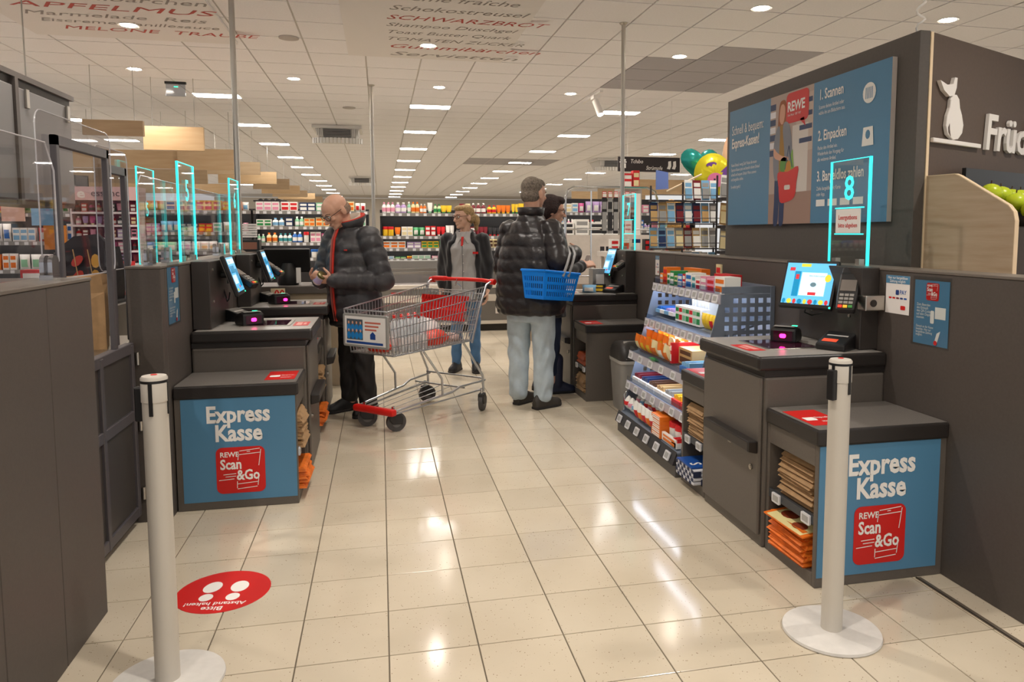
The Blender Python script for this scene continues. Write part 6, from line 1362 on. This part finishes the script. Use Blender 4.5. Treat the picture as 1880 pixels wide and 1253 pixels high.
# ---- 1. bald man at the far left self-checkout
def bald_man():
    t = thing('person', 'bald man in grey padded jacket with red collar holding a jar', 'person', (-.19, 1.12, 0), math.atan2(.8, -.6))
    hc_ = (0, .17, 1.575); HM = rotm(-.62, .0)
    sl, sr = (-.2, .02, 1.37), (.2, .05, 1.37); el, er = (-.3, -.03, 1.05), (.28, .12, 1.06); wl, wr_ = (-.075, .245, 1.055), (.10, .29, 1.05)
    F = Fig(); head_prims(F, hc_, HM, 1.02, (0, .05, 1.38))
    F.torso([(.88, 0, 0, .14, .1), (1.05, 0, .02, .14, .11), (1.25, 0, .02, .16, .11), (1.4, 0, .03, .13, .08)])
    for s, e, w in ((sl, el, wl), (sr, er, wr_)): F.chain([(s, .055), (e, .045), (w, .031)])
    for s, hx in ((-1, -.1), (1, .1)): F.chain([((hx, 0, .9), .085), ((hx, .02, .48), .06), ((hx*1.1, 0, .09), .045)])
    hand_prims(F, wl, (.55, .8, .1), (.75, -.3, .5), True, (.5, .7, .5), .6); hand_prims(F, wr_, (-.75, .6, .1), (-.3, -.5, .8), False, (.5, .7, .5), .5)
    body = F.build('body', SKIN, t, .0065, 3)
    eyes(body, hc_, HM, 1.02); glasses(t, hc_, HM, 1.02)
    # hair fringe
    F = Fig(); c = Vector(hc_)
    for a in range(-9, 10):
        th = a*.17; p = HM @ Vector((.073*math.sin(th), -.018-.088*math.cos(th), -.02)); F.ball(c+p, (.014, .014, .035), HM)
    F.build('hair', mat('hair_grey_short', '#8a7262', .9, noise=.4, nscale=80, bump=.6, bscale=200), t, .007, 2)
    J = mat('puffer_grey', '#3d3b3d', .42, noise=.12, nscale=10, bump=.25, bscale=45)
    arms = [[(sl, .085), (el, .075), (wl, .055)], [(sr, .085), (er, .075), ((.09, .26, 1.05), .055)]]
    F = Fig(); F.torso([(.70, 0, .01, .215, .165), (.78, 0, .015, .225, .175), (.95, 0, .02, .22, .175), (1.15, 0, .025, .215, .17), (1.3, 0, .03, .205, .15), (1.39, 0, .035, .15, .115), (1.46, 0, .05, .085, .08)])
    for ch in arms: F.chain(ch)
    jk = F.build('jacket', J, t, .011, 5, quilt(arms, .105, .012, .2, .02))
    # collar, lining, zip
    RM = mat('lining_red', '#c8301f', .5)
    for nm, r0, r1, mm, z0 in (('collar', .09, .135, J, 1.43), ('collar_lining', .083, .125, RM, 1.438), ('inner_collar', .074, .088, mat('fleece_pale', '#c9b8a8', .8), 1.44)):
        m = MB(); n = 24; vs = []
        for k in range(n):
            a = math.radians(120+300*k/(n-1)); 
            for r, z in ((r0, 0), (r1, .085)): vs.append((r*math.cos(a), .045+.012*(z/.075)+r*math.sin(a)*.95, z0+z-.03*math.sin(a)*(z/.085)-.012*math.sin(a)))
        m.add(vs, [(2*k, 2*k+2, 2*k+3, 2*k+1) for k in range(n-1)], True); m.build(nm, mm, jk, solid=.008, recalc=False)
    for nm, x, mm in (('zip', -.012, RM), ('zip', .014, mat('lining_pink', '#a5584e', .6))):
        m = MB(); pts = [(x*.6, .155, 1.45), (x, .195, 1.36), (x, .21, 1.25), (x, .218, 1.12), (x, .218, .97), (x, .208, .84), (x, .19, .74)]; m.tube(pts, .0085, 6); m.build(nm, mm, jk)
    m = MB(); m.T = Matrix.Translation((-.293, .0, 1.245)) @ Matrix.Rotation(math.pi/2+.12, 4, 'Z'); m.prism(ellpoly(.024, .026, 16), (0, .012, 0), (1, 0, 0), (0, 0, 1), (0, .006, 0)); m.build('sleeve_badge', mat('badge_red', '#c3262b', .5), jk)
    m = MB(); m.box(-.135, -.105, .17, .178, 1.275, 1.285); m.build('chest_mark', RM, jk)
    F = Fig(); F.torso([(.6, 0, 0, .16, .12), (.75, 0, 0, .17, .13), (.9, 0, 0, .165, .125)])
    for s in (-1, 1): F.chain([((s*.095, 0, .85), .095), ((s*.1, .02, .48), .075), ((s*.115, 0, .12), .072)])
    F.build('trousers', mat('trousers_black', '#2b2827', .7, noise=.1, nscale=20), t, .012, 4, wrinkle(.006, .8, .45))
    shoe(t, (-.115, -.02, 0), (-.25, 1, 0), .27, '#211f1f'); shoe(t, (.115, .02, 0), (.1, 1, 0), .27, '#211f1f')
    jr = thing('jar', 'small lilac and white jar held by the bald man', 'jar', (0, 0, 0))
    p = t.matrix_basis @ Vector((.0, .335, 1.075)) if False else (Matrix.Translation((-.19, 1.12, 0)) @ Matrix.Rotation(math.atan2(.8, -.6), 4, 'Z')) @ Vector((.0, .325, 1.07))
    jr.location = p; jr.rotation_euler = (.7, .5, .3); m = MB(); m.lathe([(.03, -.045), (.034, -.04), (.034, .03)], 18); m.cur = 1; m.lathe([(.0345, -.03), (.0345, .02)], 18); m.build('glass', [flat('#cfc2b8'), flat('#b9a8cf')], jr); MB().lathe([(.036, .03), (.036, .045), (.03, .048)], 18).build('lid', mat('lid_olive', '#6a6038', .3, .4), jr)
bald_man()
# ---- 2. big man with the blue basket
def big_man():
    ang = math.atan2(-.66, .75); t = thing('person', 'tall grey haired man in black leather jacket carrying a blue basket', 'person', (1.17, 1.02, 0), ang)
    hc_ = (.02, .02, 1.715); HM = rotm(-.08, -.12)
    sl, sr = (-.19, 0, 1.43), (.19, 0, 1.43); el, er = (-.27, .03, 1.13), (.30, -.09, 1.2); wl, wr_ = (-.18, .22, 1.1), (.3, .17, 1.24)
    F = Fig(); head_prims(F, hc_, HM, 1.06, (0, 0, 1.48))
    F.torso([(.9, 0, 0, .17, .13), (1.2, 0, 0, .18, .14), (1.45, 0, 0, .14, .1)])
    for s, e, w in ((sl, el, wl), (sr, er, wr_)): F.chain([(s, .06), (e, .05), (w, .034)])
    for s in (-1, 1): F.chain([((s*.1, 0, .92), .09), ((s*.11, 0, .5), .065), ((s*.11, 0, .1), .05)])
    hand_prims(F, wl, (.3, .9, .2), (.8, -.3, 0), True); hand_prims(F, wr_, (-.2, .95, .1), (-.9, -.2, .2), False, (.6, .8, .6))
    body = F.build('body', SKIN, t, .0075, 3); eyes(body, hc_, HM, 1.06)
    F = Fig(); c = Vector(hc_); k = 1.06
    F.ball(c+HM @ Vector((0, -.03, .05)), (.085, .098, .088), HM); F.ball(c+HM @ Vector((0, -.05, -.01)), (.08, .075, .075), HM); F.ball(c+HM @ Vector((0, .03, .085)), (.07, .07, .045), HM)
    F.build('hair', mat('hair_grey', '#7b7064', .9, noise=.45, nscale=70, bump=.8, bscale=180), t, .008, 2)
    LJ = mat('leather_black', '#2a2627', .34, noise=.15, nscale=9, bump=.35, bscale=35)
    arms = [[(sl, .08), (el, .085), (wl, .065)], [(sr, .085), (er, .085), (wr_, .06)]]
    F = Fig(); F.torso([(.77, .0, 0, .27, .215), (.82, 0, 0, .28, .22), (1.0, 0, 0, .275, .22), (1.2, 0, 0, .255, .205), (1.36, 0, 0, .22, .17), (1.46, 0, 0, .15, .12), (1.54, 0, .01, .09, .088)])
    for ch in arms: F.chain(ch)
    jk = F.build('jacket', LJ, t, .012, 5, quilt(arms, .1, .013, .26, 0))
    m = MB(); n = 28; vs = []
    for q in range(n):
        a = 2*math.pi*q/n
        for r, z in ((.093, 0), (.107, .07)): vs.append((r*math.cos(a), .01+r*math.sin(a)*.95, 1.54+z))
    m.add(vs, [(2*q, (2*q+2) % (2*n), (2*q+3) % (2*n), 2*q+1) for q in range(n)], True); m.build('collar', LJ, jk, solid=.012, recalc=False)
    F = Fig(); F.torso([(.7, 0, 0, .19, .15), (.85, 0, 0, .2, .16), (.98, 0, 0, .19, .15)])
    for s in (-1, 1): F.chain([((s*.105, 0, .86), .115), ((s*.115, .01, .48), .088), ((s*.115, 0, .11), .078)])
    F.build('jeans', mat('jeans_pale', '#bccad3', .8, noise=.16, nscale=9, bump=.2, bscale=150), t, .012, 4, wrinkle(.007, .7, .45))
    shoe(t, (-.115, .04, 0), (.1, 1, 0), .28, '#3a3531'); shoe(t, (.115, -.03, 0), (.35, .9, 0), .29, '#3f3a35')
    # basket
    W = Matrix.Translation((1.17, 1.02, 0)) @ Matrix.Rotation(ang, 4, 'Z'); hp = Vector((1.255, .73, 0))
    BL = mat('basket_blue', '#1583ea', .35)
    b = thing('shopping_basket', 'bright blue plastic shopping basket with grey handles on the man\'s arm', 'shopping basket', (hp.x, hp.y, .90), math.radians(31)); b.rotation_euler[1] = .1
    tx, ty, bx, by, H = .185, .13, .155, .105, .21
    def perf(c, nu, nv):
        m = MB(); c = [Vector(p) for p in c]; 
        us = [0]; 
        for k in range(nu): us += [(k+.28)/nu*.86+.07, (k+.85)/nu*.86+.07]
        us.append(1); vs_ = [0]
        for k in range(nv): vs_ += [(k+.2)/nv*.78+.06, (k+.85)/nv*.78+.06]
        vs_.append(1); g = [[bil(c, u, v) for u in us] for v in vs_]; flatv = [p for r in g for p in r]; w = len(us)
        fs = [(j*w+i, j*w+i+1, (j+1)*w+i+1, (j+1)*w+i) for j in range(len(vs_)-1) for i in range(w-1) if not (i % 2 == 1 and j % 2 == 1)]
        m.add(flatv, fs); return m
    P = lambda sx, sy_, top: ((sx*(tx if top else bx)), (sy_*(ty if top else by)), H if top else 0)
    for (a, c2, nu) in (((-1, -1), (1, -1), 14), ((1, 1), (-1, 1), 14), ((-1, 1), (-1, -1), 9), ((1, -1), (1, 1), 9)):
        perf([P(*a, 0), P(*c2, 0), P(*c2, 1), P(*a, 1)], nu, 3).build('side_wall', BL, b, solid=.004, recalc=False)
    MB().box(-bx, bx, -by, by, -.004, .004).build('floor', BL, b); m = MB(); m.tube([P(-1, -1, 1), P(1, -1, 1), P(1, 1, 1), P(-1, 1, 1)], .011, 8, True); m.build('rim', BL, b)
    GH = mat('handle_grey', '#8f8d8c', .4)
    for dx in (-.025, .03): MB().tube([(.03+dx, -ty, H-.03), (.07+dx, -ty*.98, H+.07), (.12+dx, -ty*.75, H+.15), (.15+dx, -.04, H+.2), (.158+dx, 0, H+.205), (.15+dx, .04, H+.2), (.12+dx, ty*.75, H+.15), (.07+dx, ty*.98, H+.07), (.03+dx, ty, H-.03)], .0105, 8).build('handle', GH, b)
big_man()
# ---- 3. dark haired woman in front of him
def woman():
    ang = math.atan2(-.97, .22); t = thing('person', 'dark haired woman with glasses in black coat at the far right self-checkout', 'person', (1.42, 1.53, 0), ang)
    hc_ = (0, .05, 1.60); HM = rotm(-.12, -.25)
    sl, sr = (-.19, 0, 1.36), (.19, 0, 1.36); el, er = (-.24, .05, 1.08), (.24, .05, 1.08); wl, wr_ = (-.1, .3, 1.12), (.13, .3, 1.12)
    F = Fig(); head_prims(F, hc_, HM, 1., (0, .01, 1.40), True); F.torso([(.9, 0, 0, .15, .11), (1.2, 0, 0, .15, .12), (1.38, 0, 0, .12, .09)])
    for s, e, w in ((sl, el, wl), (sr, er, wr_)): F.chain([(s, .05), (e, .042), (w, .03)])
    for s in (-1, 1): F.chain([((s*.09, 0, .9), .085), ((s*.09, .0, .48), .06), ((s*.09, 0, .12), .045)])
    hand_prims(F, wl, (.2, .9, .2), (.6, 0, -.6), True); hand_prims(F, wr_, (-.2, .9, .2), (-.6, 0, -.6), False)
    body = F.build('body', SKIN, t, .0075, 3); eyes(body, hc_, HM); glasses(t, hc_, HM, 1., '#5a3a30')
    F = Fig(); c = Vector(hc_)
    for p, r in (((0, -.025, .06), (.092, .105, .085)), ((0, -.06, -.01), (.088, .075, .085)), ((0, .045, .095), (.07, .06, .04)), ((.07, -.02, .02), (.025, .06, .06)), ((-.07, -.02, .02), (.025, .06, .06))): F.ball(c+HM @ Vector(p), r, HM)
    F.build('hair', mat('hair_dark', '#2e1b18', .7, noise=.4, nscale=50, bump=1, bscale=90), t, .008, 2)
    F = Fig(); F.torso([(.68, 0, 0, .2, .15), (.85, 0, 0, .2, .15), (1.05, 0, 0, .19, .15), (1.25, 0, .01, .195, .15), (1.36, 0, .01, .16, .11), (1.45, 0, .01, .075, .075)])
    arms = [[(sl, .08), (el, .072), ((-.11, .26, 1.12), .055)], [(sr, .08), (er, .072), ((.14, .26, 1.12), .055)]]
    for ch in arms: F.chain(ch)
    jk = F.build('coat', mat('coat_black', '#201e22', .7, sheen=.3), t, .012, 5, wrinkle(.005, .6))
    F = Fig()
    for s in (-1, 1): F.chain([((s*.09, 0, .88), .1), ((s*.095, .01, .48), .07), ((s*.092, 0, .2), .058)])
    F.torso([(.7, 0, 0, .16, .12), (.85, 0, 0, .165, .125), (.95, 0, 0, .15, .11)]); F.build('jeans', mat('jeans_navy', '#1f2a42', .8, noise=.1, nscale=15), t, .012, 4, wrinkle(.004))
    shoe(t, (-.092, -.02, 0), (-.05, 1, 0), .25, '#2b3046', '#1c1a1a', .04, .3); shoe(t, (.092, .05, 0), (.15, 1, 0), .25, '#2b3046', '#1c1a1a', .04, .3)
    MB().prism(rrect(.05, .09, .006, 3), (0, 0, 0), (1, 0, 0), (0, 0, 1), (0, .004, 0)).build('receipt', PAPER).location = (0, -20, 0)
    o = bpy.data.objects['receipt']; W = Matrix.Translation((1.42, 1.53, 0)) @ Matrix.Rotation(ang, 4, 'Z'); p = W @ Vector((.0, .4, 1.17)); o.location = p; o.rotation_euler = (.5, 0, .4); tag(o, 'white receipt slip in the dark haired woman\'s hands', 'receipt')
woman()
# ---- 4. employee
def employee():
    ang = math.atan2(.28, -.96); t = thing('person', 'blonde employee in black jacket over grey shirt behind the trolley', 'person', (.83, 2.68, 0), ang)
    hc_ = (0, .05, 1.565); HM = rotm(-.05, -.75)
    sl, sr = (-.175, 0, 1.34), (.175, 0, 1.34); el, er = (-.235, -.03, 1.06), (.235, -.03, 1.06); wl, wr_ = (-.23, .06, .83), (.23, .06, .83)
    F = Fig(); head_prims(F, hc_, HM, .97, (0, .01, 1.38), True); F.torso([(.9, 0, 0, .15, .11), (1.1, 0, 0, .13, .1), (1.28, 0, .01, .145, .11), (1.38, 0, 0, .1, .08)])
    for s, e, w in ((sl, el, wl), (sr, er, wr_)): F.chain([(s, .048), (e, .04), (w, .028)])
    for s in (-1, 1): F.chain([((s*.09, 0, .9), .085), ((s*.09, .0, .48), .06), ((s*.1, 0, .1), .04)])
    hand_prims(F, wl, (0, .15, -1), (.9, .2, 0), True); hand_prims(F, wr_, (0, .15, -1), (-.9, .2, 0), False)
    body = F.build('body', SKIN2, t, .0075, 3); eyes(body, hc_, HM, .97); glasses(t, hc_, HM, .97, '#5a2a2a')
    F = Fig(); c = Vector(hc_)
    for p, r in (((0, -.025, .045), (.083, .1, .08)), ((0, -.05, -.01), (.08, .07, .07)), ((0, .04, .085), (.065, .06, .035)), ((0, -.125, .0), (.03, .035, .03)), ((0, -.155, -.04), (.035, .04, .06)), ((0, -.15, -.1), (.022, .025, .05))): F.ball(c+HM @ Vector(p), r, HM)
    F.build('hair', mat('hair_blond', '#a98a5e', .7, noise=.35, nscale=50, bump=.8, bscale=120), t, .008, 2)
    p = c+HM @ Vector((.08, -.005, -.02)); m = MB(); m.ell(p, (.012, .012, .014), 8, 6); m.build('earpiece', BLACKP, t)
    F = Fig(); F.torso([(.72, 0, .015, .15, .11), (.9, 0, .015, .16, .12), (1.08, 0, .015, .145, .115), (1.25, 0, .025, .165, .135), (1.34, 0, .015, .14, .1), (1.42, 0, .01, .068, .066)])
    sh = F.build('shirt', mat('shirt_grey', '#b3b0af', .8, noise=.06, nscale=200), t, .011, 4, wrinkle(.0045, .8))
    m = MB(); m.tube([(0, .115, 1.36), (0, .165, 1.25), (0, .142, 1.08), (0, .146, .9), (0, .135, .74)], .003, 5); m.build('placket', flat('#5e5c5c'), sh)
    for k in range(6): m = MB(); z = 1.28-k*.085; m.ell((-.008, .17-abs(z-1.24)*.13, z), (.005, .004, .005), 8, 6); m.build('button', WHITE, sh)
    for s in (-1, 1): m = MB(); m.add([(s*.012, .12, 1.36), (s*.07, .06, 1.44), (s*.095, .07, 1.36), (s*.05, .14, 1.3)], [(0, 1, 2, 3)]); m.build('collar', mat('shirt_collar', '#b5b1ae', .8), sh, solid=.005, recalc=False)
    m = MB(); m.add([(-.012, .135, 1.37), (.012, .135, 1.37), (.014, .158, 1.28), (-.006, .16, 1.28)], [(0, 1, 2, 3)]); m.build('red_trim', RED, sh, solid=.004, recalc=False)
    # open jacket: trunk shell without the front
    F = Fig(); arms = [[(sl, .075), (el, .066), ((-.23, .04, .88), .05)], [(sr, .075), (er, .066), ((.23, .04, .88), .05)]]
    for ch in arms: F.chain(ch)
    for s in (-1, 1):
        F.chain([((s*.15, .01, 1.32), .07), ((s*.155, .02, 1.1), .065), ((s*.165, .02, .86), .06), ((s*.165, .02, .76), .055)]); F.chain([((s*.135, .095, 1.3), .028), ((s*.145, .09, 1.08), .028), ((s*.15, .085, .78), .028)])
        F.chain([((s*.05, -.04, 1.42), .03), ((s*.075, .05, 1.4), .026), ((s*.1, .1, 1.32), .026)])
    F.torso([(.74, 0, -.07, .15, .06), (1.0, 0, -.07, .14, .06), (1.25, 0, -.06, .16, .07), (1.38, 0, -.045, .12, .05), (1.44, 0, -.04, .07, .04)])
    jk = F.build('jacket', mat('fleece_black', '#1d1c20', .85, sheen=.4), t, .012, 5, wrinkle(.005, .6))
    m = MB(); m.box(-.155, -.10, .135, .142, 1.2, 1.222); m.build('chest_logo', RED, jk)
    F = Fig(); F.torso([(.75, 0, 0, .15, .11), (.88, 0, 0, .155, .115)])
    for s in (-1, 1): F.chain([((s*.085, 0, .85), .09), ((s*.09, .01, .48), .064), ((s*.1, 0, .1), .05)])
    F.build('jeans', mat('jeans_blue', '#4d7299', .8, noise=.15, nscale=10, bump=.2, bscale=150), t, .012, 4, wrinkle(.004))
    shoe(t, (-.1, 0, 0), (-.25, 1, 0), .24, '#242325'); shoe(t, (.1, -.02, 0), (.2, 1, 0), .24, '#242325')
employee()
